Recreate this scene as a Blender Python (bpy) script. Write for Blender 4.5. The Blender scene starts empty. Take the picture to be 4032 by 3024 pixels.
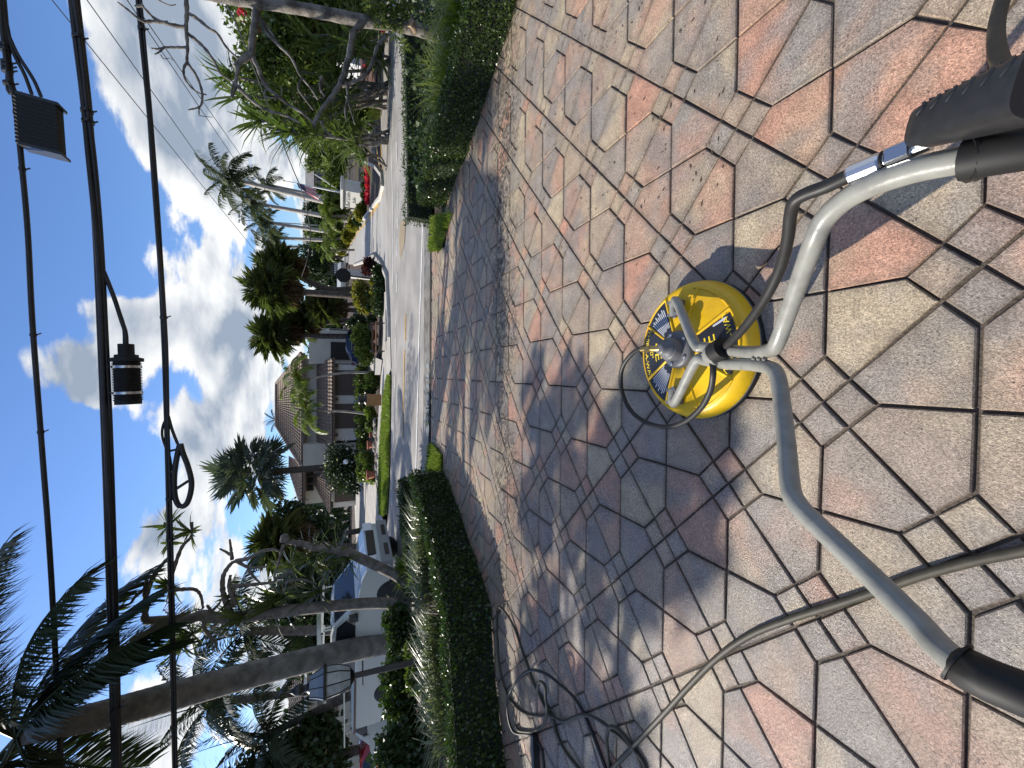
import bpy, math, random
import numpy as np
from mathutils import Vector, Matrix, Euler
random.seed(7); RNG = np.random.default_rng(7)
R = math.radians
scene = bpy.context.scene
COL = scene.collection

# ------------------------------------------------------------------ camera, sky, sun, exposure
PITCH, CAM_H, FPX, SLOPE = R(23.0), 1.4145, 1640.0, math.tan(R(1.43))
cp, sp = math.cos(PITCH), math.sin(PITCH)
cam_d = bpy.data.cameras.new('camera'); cam = bpy.data.objects.new('camera', cam_d); COL.objects.link(cam)
cam_d.sensor_fit = 'HORIZONTAL'; cam_d.sensor_width = 36; cam_d.lens = 36*FPX/4032
cam_d.clip_start = 0.02; cam_d.clip_end = 2000
right, fwd, up = Vector((1,0,0)), Vector((0,cp,-sp)), Vector((0,sp,cp))
M = Matrix.Identity(4)
for i in range(3):
    M[i][0], M[i][1], M[i][2] = -up[i], right[i], -fwd[i]
M[2][3] = CAM_H
cam.matrix_world = M            # the phone is held on its side: the picture's left is up
scene.camera = cam

SUN_EL, SUN_AZ = R(35), R(25)   # sun on the left, 25 degrees towards the far side
SUND = Vector((-math.cos(SUN_AZ)*math.cos(SUN_EL), math.sin(SUN_AZ)*math.cos(SUN_EL), math.sin(SUN_EL)))
sun_d = bpy.data.lights.new('sun', 'SUN'); sun = bpy.data.objects.new('sun', sun_d); COL.objects.link(sun)
sun_d.energy = 4.6; sun_d.angle = R(0.53); sun_d.color = (1.0, 0.93, 0.82)
sun.rotation_euler = SUND.to_track_quat('Z', 'Y').to_euler()
scene.view_settings.view_transform = 'Standard'; scene.view_settings.look = 'None'
scene.view_settings.gamma = 1; scene.view_settings.use_curve_mapping = False
scene.view_settings.exposure = 0.70

world = bpy.data.worlds.new('World'); scene.world = world; world.use_nodes = True
def build_world():
    nt = world.node_tree; N = nt.nodes; L = nt.links; N.clear()
    def nd(t, **k):
        n = N.new(t)
        for a, b in k.items(): setattr(n, a, b)
        return n
    def mth(op, a, b=None, c=None, clamp=False):
        n = nd('ShaderNodeMath', operation=op, use_clamp=clamp)
        for i, v in enumerate((a, b, c)):
            if v is None: continue
            if isinstance(v, (int, float)): n.inputs[i].default_value = v
            else: L.new(v, n.inputs[i])
        return n.outputs[0]
    out = nd('ShaderNodeOutputWorld'); bg = nd('ShaderNodeBackground'); bg.inputs[1].default_value = 0.105
    sky = nd('ShaderNodeTexSky', sky_type='NISHITA', sun_disc=False, sun_elevation=SUN_EL, sun_rotation=R(-65), altitude=0, air_density=1.0, dust_density=0.6, ozone_density=2.5)
    tc = nd('ShaderNodeTexCoord'); D = tc.outputs['Generated']
    sep = nd('ShaderNodeSeparateXYZ'); L.new(D, sep.inputs[0])
    zz = mth('ADD', mth('MAXIMUM', sep.outputs[2], 0.0), 0.22)
    cx = mth('DIVIDE', sep.outputs[0], zz); cy = mth('DIVIDE', sep.outputs[1], zz)
    cmb = nd('ShaderNodeCombineXYZ'); L.new(cx, cmb.inputs[0]); L.new(cy, cmb.inputs[1]); cmb.inputs[2].default_value = 3.7
    def noise(vec, scale, detail, rough=0.55, dist=0.0):
        n = nd('ShaderNodeTexNoise'); n.inputs['Scale'].default_value = scale; n.inputs['Detail'].default_value = detail
        n.inputs['Roughness'].default_value = rough; n.inputs['Distortion'].default_value = dist
        L.new(vec, n.inputs['Vector']); return n.outputs['Fac']
    off = nd('ShaderNodeVectorMath', operation='ADD'); L.new(cmb.outputs[0], off.inputs[0]); off.inputs[1].default_value = (-0.10, 0.05, 0)
    n1 = noise(cmb.outputs[0], 2.3, 12, 0.58, 0.2); n2 = noise(off.outputs[0], 2.3, 5, 0.5, 0.2)
    nb = noise(cmb.outputs[0], 0.55, 2, 0.5)
    # broad cloud banks: where the bigger clouds stand in the sky
    bias = mth('MULTIPLY', mth('SUBTRACT', nb, 0.5), 0.25)
    for (x, y, r, a) in CLOUDS:
        d = ray(x, y).normalized()
        dp = nd('ShaderNodeVectorMath', operation='DOT_PRODUCT'); L.new(D, dp.inputs[0]); dp.inputs[1].default_value = d
        mr = nd('ShaderNodeMapRange', interpolation_type='SMOOTHSTEP'); L.new(dp.outputs['Value'], mr.inputs[0])
        mr.inputs[1].default_value = math.cos(R(r)); mr.inputs[2].default_value = math.cos(R(r*0.25)); mr.inputs[3].default_value = 0; mr.inputs[4].default_value = a
        bias = mth('ADD', bias, mr.outputs[0])
    dens = mth('ADD', n1, bias)
    mr = nd('ShaderNodeMapRange', interpolation_type='SMOOTHSTEP'); L.new(dens, mr.inputs[0])
    mr.inputs[1].default_value = 0.505; mr.inputs[2].default_value = 0.605
    mask = mr.outputs[0]
    lit = mth('MULTIPLY_ADD', mth('SUBTRACT', n1, n2), 3.4, 0.56, clamp=True)
    thick = nd('ShaderNodeMapRange'); L.new(dens, thick.inputs[0]); thick.inputs[1].default_value = 0.62; thick.inputs[2].default_value = 0.95; thick.inputs[3].default_value = 0.0; thick.inputs[4].default_value = 1.0
    lit2 = mth('SUBTRACT', lit, mth('MULTIPLY', thick.outputs[0], 0.55), clamp=True)
    cr = nd('ShaderNodeValToRGB'); L.new(lit2, cr.inputs[0])
    cr.color_ramp.elements[0].position = 0.0; cr.color_ramp.elements[0].color = (2.1, 2.5, 3.1, 1)
    cr.color_ramp.elements[1].position = 0.85; cr.color_ramp.elements[1].color = (6.5, 6.5, 6.4, 1)
    skc = nd('ShaderNodeMix', data_type='RGBA', blend_type='MULTIPLY'); skc.inputs['Factor'].default_value = 1
    L.new(sky.outputs[0], skc.inputs['A']); skc.inputs['B'].default_value = SKY_TINT
    mx = nd('ShaderNodeMix', data_type='RGBA'); L.new(mth('MULTIPLY', mask, 0.96), mx.inputs['Factor']); L.new(skc.outputs['Result'], mx.inputs['A']); L.new(cr.outputs[0], mx.inputs['B'])
    L.new(mx.outputs['Result'], bg.inputs[0]); L.new(bg.outputs[0], out.inputs[0])

def ray(x, y):
    u, v = (1512-y)/FPX, (x-2016)/FPX
    return Vector((u, cp-sp*v, -sp-cp*v))
def at(x, y, Y):                # the point seen at photo pixel (x, y), Y metres away
    r = ray(x, y); return Vector((0,0,CAM_H)) + r*(Y/r.y)
def pd(x, y, t):                # ... t metres along the lens axis
    return Vector((0,0,CAM_H)) + ray(x, y)*t
def gr(x, y, z=None):           # ... on the driveway (z None) or at height z
    r = ray(x, y)
    t = CAM_H/(-r.z-SLOPE*r.y) if z is None else (z-CAM_H)/r.z
    return Vector((0,0,CAM_H)) + r*t
def dz(y): return -SLOPE*y      # driveway height
RZ = -0.20                      # road level
SKY_TINT = (0.66, 0.83, 1.10, 1)
CLOUDS = [(430,20,9,.20),(540,330,9,.10),(650,300,11,.13),(600,700,11,.15),(330,1350,8,.30),(250,1500,5,.14),(640,1050,9,.10),(760,1200,9,.09),(820,1550,12,.14),(680,1850,9,.16),(560,2080,7,.17),(700,2250,8,.20),(950,1300,12,.12),(480,2990,7,.18),(900,2600,12,.14),(800,500,12,.12),
          (20,600,17,-.30),(-40,1500,16,-.26),(80,2300,20,-.26),(170,200,9,-.20),(360,760,7,-.16),(390,1880,8,-.18),(320,2450,11,-.18),(545,1420,5,-.14),(480,1080,4,-.12),(780,2950,7,-.12),(1000,900,8,-.06)]
build_world()

# ------------------------------------------------------------------ helpers
def setp(o, label=None, cat=None, group=None, kind=None):
    if label: o['label'] = label
    if cat: o['category'] = cat
    if group: o['group'] = group
    if kind: o['kind'] = kind
    return o
def thing(name, label, cat, loc=(0,0,0), rz=0, group=None):
    o = bpy.data.objects.new(name, None); COL.objects.link(o); o.location = loc; o.rotation_euler = (0,0,rz); o.empty_display_size = 0.1
    return setp(o, label, cat, group)
def put(name, me, parent=None, loc=(0,0,0), rot=(0,0,0), sc=None):
    o = bpy.data.objects.new(name, me); COL.objects.link(o); o.location = loc; o.rotation_euler = rot
    if sc is not None: o.scale = (sc,)*3 if isinstance(sc, (int, float)) else sc
    if parent: o.parent = parent
    return o
def copy_tree(o, parent=None):
    c = o.copy(); COL.objects.link(c)
    if parent: c.parent = parent
    for ch in list(o.children): copy_tree(ch, c)
    return c
class MB:
    def __init__(s): s.v = []; s.f = []; s.sm = []
    def add(s, vs, fs, smooth=False):
        n = len(s.v); s.v += [tuple(v) for v in vs]; s.f += [tuple(i+n for i in f) for f in fs]; s.sm += [smooth]*len(fs)
    def box(s, c, d, rz=0, rot=None, taper=1.0):
        hx, hy, hz = d[0]/2, d[1]/2, d[2]/2
        m = rot.to_matrix() if isinstance(rot, Euler) else (rot if rot else Matrix.Rotation(rz, 3, 'Z'))
        c = Vector(c); vs = []
        for z in (-1, 1):
            k = taper if z > 0 else 1
            for x, y in ((-1,-1),(1,-1),(1,1),(-1,1)): vs.append(c + m @ Vector((x*hx*k, y*hy*k, z*hz)))
        s.add(vs, [(3,2,1,0),(4,5,6,7),(0,1,5,4),(1,2,6,5),(2,3,7,6),(3,0,4,7)])
    def beam(s, a, b, w, h=None):
        a, b = Vector(a), Vector(b); d = b-a; q = d.to_track_quat('Z', 'Y').to_matrix()
        s.box((a+b)/2, (w, h or w, d.length), rot=q)
    def tube(s, pts, rad, n=8, cap=True, smooth=True):
        pts = [Vector(p) for p in pts]; m = len(pts)
        if not hasattr(rad, '__len__'): rad = [rad]*m
        t0 = (pts[1]-pts[0]).normalized(); ref = Vector((0,0,1)) if abs(t0.z) < 0.9 else Vector((1,0,0))
        nrm = t0.cross(ref).normalized(); vs = []
        for i, p in enumerate(pts):
            t = (pts[min(i+1,m-1)]-pts[max(i-1,0)])
            if t.length < 1e-9: t = t0
            t = t.normalized(); nrm = (nrm - t*nrm.dot(t))
            if nrm.length < 1e-6: nrm = t.orthogonal()
            nrm.normalize(); b = t.cross(nrm)
            for k in range(n):
                a = 2*math.pi*k/n; vs.append(p + (nrm*math.cos(a)+b*math.sin(a))*rad[i])
        fs = [(i*n+k, i*n+(k+1)%n, (i+1)*n+(k+1)%n, (i+1)*n+k) for i in range(m-1) for k in range(n)]
        s.add(vs, fs, smooth)
        if cap:
            s.add([vs[k] for k in range(n)], [tuple(range(n-1,-1,-1))]); s.add([vs[(m-1)*n+k] for k in range(n)], [tuple(range(n))])
    def lathe(s, prof, n=32, c=(0,0,0), smooth=True, rot=None):
        c = Vector(c); vs = []; m = len(prof)
        for r, z in prof:
            for k in range(n):
                a = 2*math.pi*k/n; q = Vector((r*math.cos(a), r*math.sin(a), z))
                vs.append(c + (rot @ q if rot else q))
        fs = [(i*n+k, i*n+(k+1)%n, (i+1)*n+(k+1)%n, (i+1)*n+k) for i in range(m-1) for k in range(n)]
        s.add(vs, fs, smooth)
        if prof[0][0] > 1e-6: s.add(vs[:n], [tuple(range(n-1,-1,-1))])
        if prof[-1][0] > 1e-6: s.add(vs[-n:], [tuple(range(n))])
    def prism(s, poly, z0, z1):
        n = len(poly); vs = [(p[0],p[1],z0) for p in poly]+[(p[0],p[1],z1) for p in poly]
        s.add(vs, [tuple(range(n-1,-1,-1)), tuple(range(n,2*n))]+[(i,(i+1)%n,n+(i+1)%n,n+i) for i in range(n)])
    def loft(s, rings, smooth=False, cap=True):
        n = len(rings[0]); vs = [v for r in rings for v in r]
        s.add(vs, [(i*n+k, i*n+(k+1)%n, (i+1)*n+(k+1)%n, (i+1)*n+k) for i in range(len(rings)-1) for k in range(n)], smooth)
        if cap: s.add(rings[0], [tuple(range(n-1,-1,-1))]); s.add(rings[-1], [tuple(range(n))])
    def sheet(s, A, B):         # strip between two polylines
        n = len(A); s.add(list(A)+list(B), [(i, i+1, n+i+1, n+i) for i in range(n-1)])
    def mesh(s, name, mat, off=None):
        me = bpy.data.meshes.new(name); v = s.v
        if off is not None: v = [(a[0]-off[0], a[1]-off[1], a[2]-off[2]) for a in v]
        me.from_pydata(v, [], s.f); me.polygons.foreach_set('use_smooth', s.sm); me.update()
        for m in (mat if isinstance(mat, (list, tuple)) else [mat]): me.materials.append(m)
        return me
    def build(s, name, mat, parent=None, world=True, loc=(0,0,0)):
        off = Vector(parent.location) if (parent is not None and world) else None
        if parent is not None and world and parent.parent: off = off + Vector(parent.parent.location)
        return put(name, s.mesh(name, mat, off), parent, loc)
def np_mesh(name, V, F, mat, smooth=False):
    """V (n,3), F (m,k) as numpy"""
    me = bpy.data.meshes.new(name); k = F.shape[1]
    me.vertices.add(len(V)); me.vertices.foreach_set('co', V.astype(np.float32).ravel())
    me.loops.add(F.size); me.loops.foreach_set('vertex_index', F.astype(np.int32).ravel())
    me.polygons.add(len(F)); me.polygons.foreach_set('loop_start', np.arange(0, F.size, k, dtype=np.int32)); me.polygons.foreach_set('loop_total', np.full(len(F), k, dtype=np.int32))
    if smooth: me.polygons.foreach_set('use_smooth', np.ones(len(F), dtype=bool))
    me.update(calc_edges=True); me.materials.append(mat); return me
def unit(a): return a/np.maximum(np.linalg.norm(a, axis=-1, keepdims=True), 1e-9)
def leaf_arrays(P, D, Nn, Ln, W):
    """rhombic leaves: base P, direction D, normal-ish Nn, length Ln, half width W"""
    D = unit(D); S = unit(np.cross(D, Nn)); Ln = np.broadcast_to(Ln, (len(P),))[:,None]; W = np.broadcast_to(W, (len(P),))[:,None]
    U = np.cross(S, D)
    V = np.stack([P, P+D*Ln*0.45+S*W+U*W*0.35, P+D*Ln, P+D*Ln*0.45-S*W+U*W*0.35], 1).reshape(-1, 3)
    return V, np.arange(len(V)).reshape(-1, 4)
def blob_leaves(cs, rs, n, size, flat=1.0, shell=0.55, asp=0.42):
    """leaf clumps spread through several ellipsoids"""
    cs = np.array(cs, float); rs = np.array(rs, float)
    if rs.ndim == 1: rs = np.repeat(rs[:,None], 3, 1)*np.array([1,1,flat])
    w = rs.prod(1)**(2/3); idx = RNG.choice(len(cs), n, p=w/w.sum())
    d = unit(RNG.normal(size=(n,3))); rad = shell + (1-shell)*RNG.random(n)**0.6
    P = cs[idx] + d*rs[idx]*rad[:,None]*(1+0.12*RNG.normal(size=(n,1)))
    D = unit(d*0.7 + RNG.normal(size=(n,3))*0.7 + np.array([0,0,-0.15])); Nn = RNG.normal(size=(n,3))+d*0.8
    Ls = size*(0.6+0.8*RNG.random(n))
    return leaf_arrays(P, D, Nn, Ls, Ls*asp)

# ------------------------------------------------------------------ materials
MATS = {}
def mat(name, col, rough=0.6, col2=None, scale=8, detail=4, bump=0.0, bscale=40, metal=0.0, spec=0.5, trans=0.0, contrast=(0.35,0.65), coords='Object', island=0.0, coat=0.0):
    if name in MATS: return MATS[name]
    m = bpy.data.materials.new(name); m.use_nodes = True; nt = m.node_tree; N, L = nt.nodes, nt.links
    b = N['Principled BSDF']; b.inputs['Roughness'].default_value = rough; b.inputs['Metallic'].default_value = metal
    b.inputs['Specular IOR Level'].default_value = spec; b.inputs['Coat Weight'].default_value = coat
    b.inputs['Base Color'].default_value = (*col, 1)
    geo = N.new('ShaderNodeNewGeometry'); tc = N.new('ShaderNodeTexCoord'); vec = geo.outputs['Position'] if coords == 'World' else tc.outputs['Object']
    colout = None
    if col2:
        n = N.new('ShaderNodeTexNoise'); n.inputs['Scale'].default_value = scale; n.inputs['Detail'].default_value = detail; L.new(vec, n.inputs['Vector'])
        mr = N.new('ShaderNodeMapRange'); L.new(n.outputs['Fac'], mr.inputs[0]); mr.inputs[1].default_value, mr.inputs[2].default_value = contrast
        fac = mr.outputs[0]
        if island:
            mi = N.new('ShaderNodeMix'); mi.inputs['Factor'].default_value = island; L.new(fac, mi.inputs['A']); L.new(geo.outputs['Random Per Island'], mi.inputs['B']); fac = mi.outputs['Result']
        mx = N.new('ShaderNodeMix'); mx.data_type = 'RGBA'; L.new(fac, mx.inputs['Factor']); mx.inputs['A'].default_value = (*col,1); mx.inputs['B'].default_value = (*col2,1)
        colout = mx.outputs['Result']; L.new(colout, b.inputs['Base Color'])
    if bump:
        nb = N.new('ShaderNodeTexNoise'); nb.inputs['Scale'].default_value = bscale; nb.inputs['Detail'].default_value = 3; L.new(vec, nb.inputs['Vector'])
        bp = N.new('ShaderNodeBump'); bp.inputs['Strength'].default_value = bump; bp.inputs['Distance'].default_value = 0.02; L.new(nb.outputs['Fac'], bp.inputs['Height']); L.new(bp.outputs[0], b.inputs['Normal'])
    if trans:
        t = N.new('ShaderNodeBsdfTranslucent'); t.inputs[0].default_value = (col[0]*1.5, col[1]*1.6, col[2]*0.8, 1)
        ms = N.new('ShaderNodeMixShader'); ms.inputs[0].default_value = trans; L.new(b.outputs[0], ms.inputs[1]); L.new(t.outputs[0], ms.inputs[2]); L.new(ms.outputs[0], N['Material Output'].inputs[0])
    MATS[name] = m; return m
def leafmat(name, c1, c2, rough=0.42, trans=0.3): return mat(name, c1, rough, c2, 1.5, 3, trans=trans, island=0.6, spec=0.4)

def paver_mat():
    m = bpy.data.materials.new('stamped_stone'); m.use_nodes = True; nt = m.node_tree; N, L = nt.nodes, nt.links; b = N['Principled BSDF']
    geo = N.new('ShaderNodeNewGeometry'); oi = N.new('ShaderNodeObjectInfo'); P = geo.outputs['Position']
    def noise(scale, detail=3, rough=.5, vec=P):
        n = N.new('ShaderNodeTexNoise'); n.inputs['Scale'].default_value = scale; n.inputs['Detail'].default_value = detail; n.inputs['Roughness'].default_value = rough; L.new(vec, n.inputs['Vector']); return n.outputs['Fac']
    def mth(op, a, c=None, d=None, clamp=False):
        n = N.new('ShaderNodeMath'); n.operation = op; n.use_clamp = clamp
        for i, v in enumerate((a, c, d)):
            if v is None: continue
            if isinstance(v, (int, float)): n.inputs[i].default_value = v
            else: L.new(v, n.inputs[i])
        return n.outputs[0]
    def mr(f, a, c, d=0, e=1):
        n = N.new('ShaderNodeMapRange'); L.new(f, n.inputs[0])
        for i, v in zip((1,2,3,4), (a,c,d,e)): n.inputs[i].default_value = v
        return n.outputs[0]
    def mix(f, A, B, mode='MIX'):
        n = N.new('ShaderNodeMix'); n.data_type = 'RGBA'; n.blend_type = mode
        for k, v in (('Factor', f), ('A', A), ('B', B)):
            if isinstance(v, (int, float)): n.inputs[k].default_value = v
            elif isinstance(v, tuple): n.inputs[k].default_value = (*v, 1)
            else: L.new(v, n.inputs[k])
        return n.outputs['Result']
    # each stone was coloured by hand: a ground colour of its own with washes of the others
    at_ = N.new('ShaderNodeAttribute'); at_.attribute_name = 'hue'; at_.attribute_type = 'GEOMETRY'
    rnd = mth('FRACT', mth('ADD', at_.outputs['Fac'], 0.0))
    cr = N.new('ShaderNodeValToRGB'); L.new(rnd, cr.inputs[0]); cr.color_ramp.interpolation = 'LINEAR'
    el = cr.color_ramp.elements; el[0].position = 0; el[0].color = (.235,.21,.185,1); el[1].position = 1; el[1].color = (.40,.215,.15,1)
    for p_, c_ in ((.25,(.28,.25,.22)),(.42,(.31,.255,.21)),(.58,(.34,.30,.23)),(.68,(.42,.37,.275)),(.74,(.33,.26,.21)),(.86,(.40,.265,.205))):
        e = el.new(p_); e.color = (c_[0]*.93,c_[1]*.865,c_[2]*.80,1)
    n_red, n_tan, n_gry = noise(3.1,2), noise(2.6,2,vec=P), noise(4.3,2)
    base = mix(mr(n_red,.52,.68,0,.65), cr.outputs[0], (.37,.205,.145))
    sh = N.new('ShaderNodeVectorMath'); sh.operation = 'ADD'; L.new(P, sh.inputs[0]); sh.inputs[1].default_value = (7.3,2.1,0)
    base = mix(mr(noise(2.9,2,vec=sh.outputs[0]),.52,.68,0,.65), base, (.345,.285,.195))
    sh2 = N.new('ShaderNodeVectorMath'); sh2.operation = 'ADD'; L.new(P, sh2.inputs[0]); sh2.inputs[1].default_value = (-3.3,9.1,0)
    base = mix(mr(noise(3.6,2,vec=sh2.outputs[0]),.50,.64,0,.75), base, (.205,.185,.17))
    # aggregate: light and dark grains
    g1, g2 = noise(330,2,.75), noise(150,3,.75)
    base = mix(mr(noise(11,5,.65),.36,.66,0,1), mix(1.0, base, (.82,.80,.78), 'MULTIPLY'), mix(1.0, base, (1.10,1.10,1.08), 'MULTIPLY'))
    base = mix(mr(g2,.36,.64,0,1), mix(1.0, base, (.66,.64,.62), 'MULTIPLY'), mix(1.0, base, (1.52,1.53,1.52), 'MULTIPLY'))
    base = mix(mr(g1,.38,.62,0,1), mix(1.0, base, (.72,.71,.70), 'MULTIPLY'), mix(1.0, base, (1.32,1.33,1.32), 'MULTIPLY'))
    ed = N.new('ShaderNodeAttribute'); ed.attribute_name = 'edge'; ed.attribute_type = 'GEOMETRY'
    edirt = mth('MULTIPLY', mth('POWER', ed.outputs['Fac'], 1.6), mr(noise(17,5,.7),.34,.62,.08,.65))
    base = mix(edirt, base, (.10,.075,.055))
    v = N.new('ShaderNodeTexVoronoi'); v.inputs['Scale'].default_value = 75; L.new(P, v.inputs['Vector'])
    pit = mth('MULTIPLY', mth('LESS_THAN', v.outputs['Distance'], .20), mth('GREATER_THAN', noise(9,3), .56))
    base = mix(mth('MULTIPLY', pit, .75), base, (.05,.04,.035))
    # the line of black grit that the cleaner has pushed across the drive
    sx = N.new('ShaderNodeSeparateXYZ'); L.new(P, sx.inputs[0])
    off = mth('ABSOLUTE', mth('SUBTRACT', mth('ADD', sx.outputs[1], mth('MULTIPLY', noise(1.6,2), .7)), 4.1))
    band = mth('MULTIPLY', mr(off, .12,.42,1,0), mth('GREATER_THAN', noise(26,5,.75), .505))
    band = mth('MULTIPLY', band, mr(sx.outputs[0],-2.2,-.6,.3,1))
    base = mix(mth('MULTIPLY', band, .95), base, (.035,.03,.025))
    # uncleaned part beyond the grit is browner with algae
    far_ = mth('MULTIPLY', mr(sx.outputs[1], 3.0,3.6,0,1), mr(noise(2.2,4),.42,.62,0,.4))
    base = mix(far_, base, (.23,.195,.125))
    drydirt = mth('MULTIPLY', mr(sx.outputs[0], .9,2.2,0,1), mr(noise(26,4,.7),.55,.66,0,.5))
    base = mix(drydirt, base, (.09,.075,.06))
    # wet from the wash on the left and near side
    wet = mth('MULTIPLY', mr(mth('ADD', sx.outputs[0], mth('MULTIPLY', noise(1.3,3), 1.8)), .2,1.7,1,0), mr(sx.outputs[1],3.2,4.6,1,.15))
    base = mix(wet, base, mix(1.0, base, (.84,.84,.88), 'MULTIPLY'))
    L.new(base, b.inputs['Base Color'])
    L.new(mth('ADD', mr(wet,0,1,.62,.25), mth('MULTIPLY', mth('SUBTRACT', g2, .5), .3)), b.inputs['Roughness'])
    b.inputs['Specular IOR Level'].default_value = .5
    bp = N.new('ShaderNodeBump'); bp.inputs['Strength'].default_value = .55; bp.inputs['Distance'].default_value = .0055
    L.new(mth('ADD', g2, mth('MULTIPLY', g1, .8)), bp.inputs['Height']); L.new(bp.outputs[0], b.inputs['Normal'])
    return m
STONE = paver_mat()
JOINT = mat('joint_dirt', (.080,.061,.046), .8, (.036,.028,.022), 9, 5, bump=.4, bscale=90, coords='World')
ASPH = mat('asphalt', (.34,.322,.295), .8, (.235,.222,.205), 1.4, 9, bump=.5, bscale=140, coords='World')
CONC = mat('concrete', (.42,.40,.36), .8, (.32,.30,.27), 2.2, 6, bump=.25, bscale=80, coords='World')
KERBM = mat('kerb_concrete', (.50,.48,.44), .8, (.36,.34,.31), 3, 6, bump=.2, bscale=60, coords='World')
WHITEP = mat('road_white_paint', (.72,.72,.70), .6, (.52,.52,.50), 5, 6, coords='World')
YELP = mat('road_yellow_paint', (.62,.36,.06), .6, (.45,.30,.10), 5, 6, coords='World')
SOIL = mat('soil_mulch', (.075,.05,.035), .9, (.035,.024,.018), 7, 6, bump=.6, bscale=60, coords='World')
GRASSB = mat('turf', (.10,.14,.022), .9, (.07,.10,.018), 4, 5, bump=.5, bscale=60, coords='World')
LEAF_HEDGE = leafmat('hedge_leaf', (.026,.050,.011), (.072,.108,.022), .30, .25)
LEAF_DARK = leafmat('dark_leaf', (.022,.040,.014), (.050,.080,.022), .4, .2)
LEAF_MID = leafmat('mid_leaf', (.060,.095,.020), (.14,.165,.035), .38, .38)
LEAF_YEL = leafmat('croton_leaf', (.22,.20,.03), (.10,.14,.03), .42)
LEAF_BRT = leafmat('bright_leaf', (.11,.16,.025), (.19,.215,.04), .4, .38)
LEAF_SILV = leafmat('silver_fan', (.10,.13,.105), (.065,.095,.075), .5, .15)
LEAF_FAN = leafmat('fan_leaf', (.058,.080,.028), (.16,.17,.055), .30, .36)
LEAF_PALM = leafmat('palm_leaflet', (.020,.034,.014), (.036,.052,.018), .42, .15)
LEAF_ROYAL = leafmat('royal_leaflet', (.05,.07,.025), (.10,.105,.04), .45, .3)
LEAF_GRASS = leafmat('grass_blade', (.13,.19,.025), (.20,.24,.045), .5, .35)
LEAF_LIRI = leafmat('striped_grass_blade', (.16,.19,.13), (.07,.11,.04), .35, .25)
FLOWER_RED = leafmat('red_bract', (.55,.02,.05), (.40,.015,.06), .5, .3)
FLOWER_WHT = leafmat('white_petal', (.75,.75,.68), (.6,.6,.5), .5, .2)
BARK = mat('grey_bark', (.20,.17,.145), .85, (.10,.085,.07), 9, 6, bump=.6, bscale=30)
BARK_D = mat('dark_bark', (.105,.085,.07), .9, (.05,.04,.033), 9, 6, bump=.6, bscale=25)
BARK_P = mat('pale_branch', (.20,.18,.155), .85, (.065,.055,.045), 7, 8, bump=.6, bscale=45, contrast=(.40,.62))
DEADLEAF = leafmat('dead_leaf', (.16,.11,.06), (.10,.065,.035), .7, .2)
BLACKM = mat('black_metal', (.012,.012,.013), .35, spec=.5)
BLACKR = mat('black_rubber', (.008,.008,.008), .6, (.013,.0125,.012), 20, 3, spec=.3)
CABLE = mat('cable_jacket', (.009,.009,.010), .5, (.02,.019,.018), 5, 3)
WALLW = mat('white_stucco', (.62,.61,.56), .85, (.55,.54,.49), 1.2, 5, bump=.1, bscale=50)
WALLC = mat('cream_stucco', (.46,.44,.37), .85, (.40,.38,.32), 1.2, 5, bump=.1, bscale=50)
ROOFT = mat('roof_tile', (.25,.185,.135), .75, (.15,.11,.082), 5, 4, bump=.2, bscale=20)
BROWND = mat('brown_door', (.085,.065,.05), .6, (.075,.055,.043), 3, 3)
BROWNT = mat('brown_trim', (.11,.07,.045), .6)
GLASSD = mat('dark_glass', (.015,.017,.02), .06, spec=.7)
WOODM = mat('slat_wood', (.15,.062,.030), .5, (.10,.04,.02), 6, 4)

# ------------------------------------------------------------------ ground, road, driveway
def flat(name, pts, m, z=None, kind='structure'):
    mb = MB(); mb.add([(p[0],p[1],(p[2] if z is None else z)) for p in pts], [tuple(range(len(pts)))]); return setp(mb.build(name, m), kind=kind)
g = MB()
n = 40
for (x0,x1,y0,y1,z0,z1) in ((-900,900,7.0,1500,-.34,-.34),(-900,900,-40,7.0,-.20,-.34)):
    g.add([(x0,y0,z0),(x1,y0,z0),(x1,y1,z1),(x0,y1,z1)], [(0,1,2,3)])
setp(g.build('ground', SOIL), kind='structure')

def rl(*pts): return [gr(x, y, RZ) for x, y in pts]
def sub(poly, n=6):
    out = []
    for a, b in zip(poly[:-1], poly[1:]):
        out += [a + (b-a)*(i/n) for i in range(n)]
    return out+[poly[-1]]
def ln(pts, ys):                # interpolate traced line (x over y) at ys -> ground points
    pts = sorted(pts, key=lambda q: q[1]); X = np.interp(ys, [q[1] for q in pts], [q[0] for q in pts])
    return [gr(float(x), float(y), RZ) for x, y in zip(X, ys)]
YS = list(np.linspace(-60, 2200, 60))
NEAR = [(1668,-60),(1676,300),(1690,700),(1697,960),(1696,1400),(1690,1750),(1680,2200)]
FAR = [(1490,-60),(1495,336),(1500,500),(1510,800),(1529,1095),(1536,1300),(1541,1500),(1537,1780),(1533,1906),(1527,2020),(1515,2200)]
road = MB(); A, B = ln(NEAR, YS), ln(FAR, YS)
mid = [a*.5+b*.5 for a, b in zip(A, B)]
for p in mid: p.z += .03
road.sheet(A, mid); road.sheet(mid, B)
def ext(P, d): return [P[0]+(P[0]-P[1]).normalized()*d]+P+[P[-1]+(P[-1]-P[-2]).normalized()*d]
road = MB(); A, mid, B = ext(A,40), ext(mid,40), ext(B,40); road.sheet(A, mid); road.sheet(mid, B)
setp(road.build('road', ASPH), kind='structure')
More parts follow.
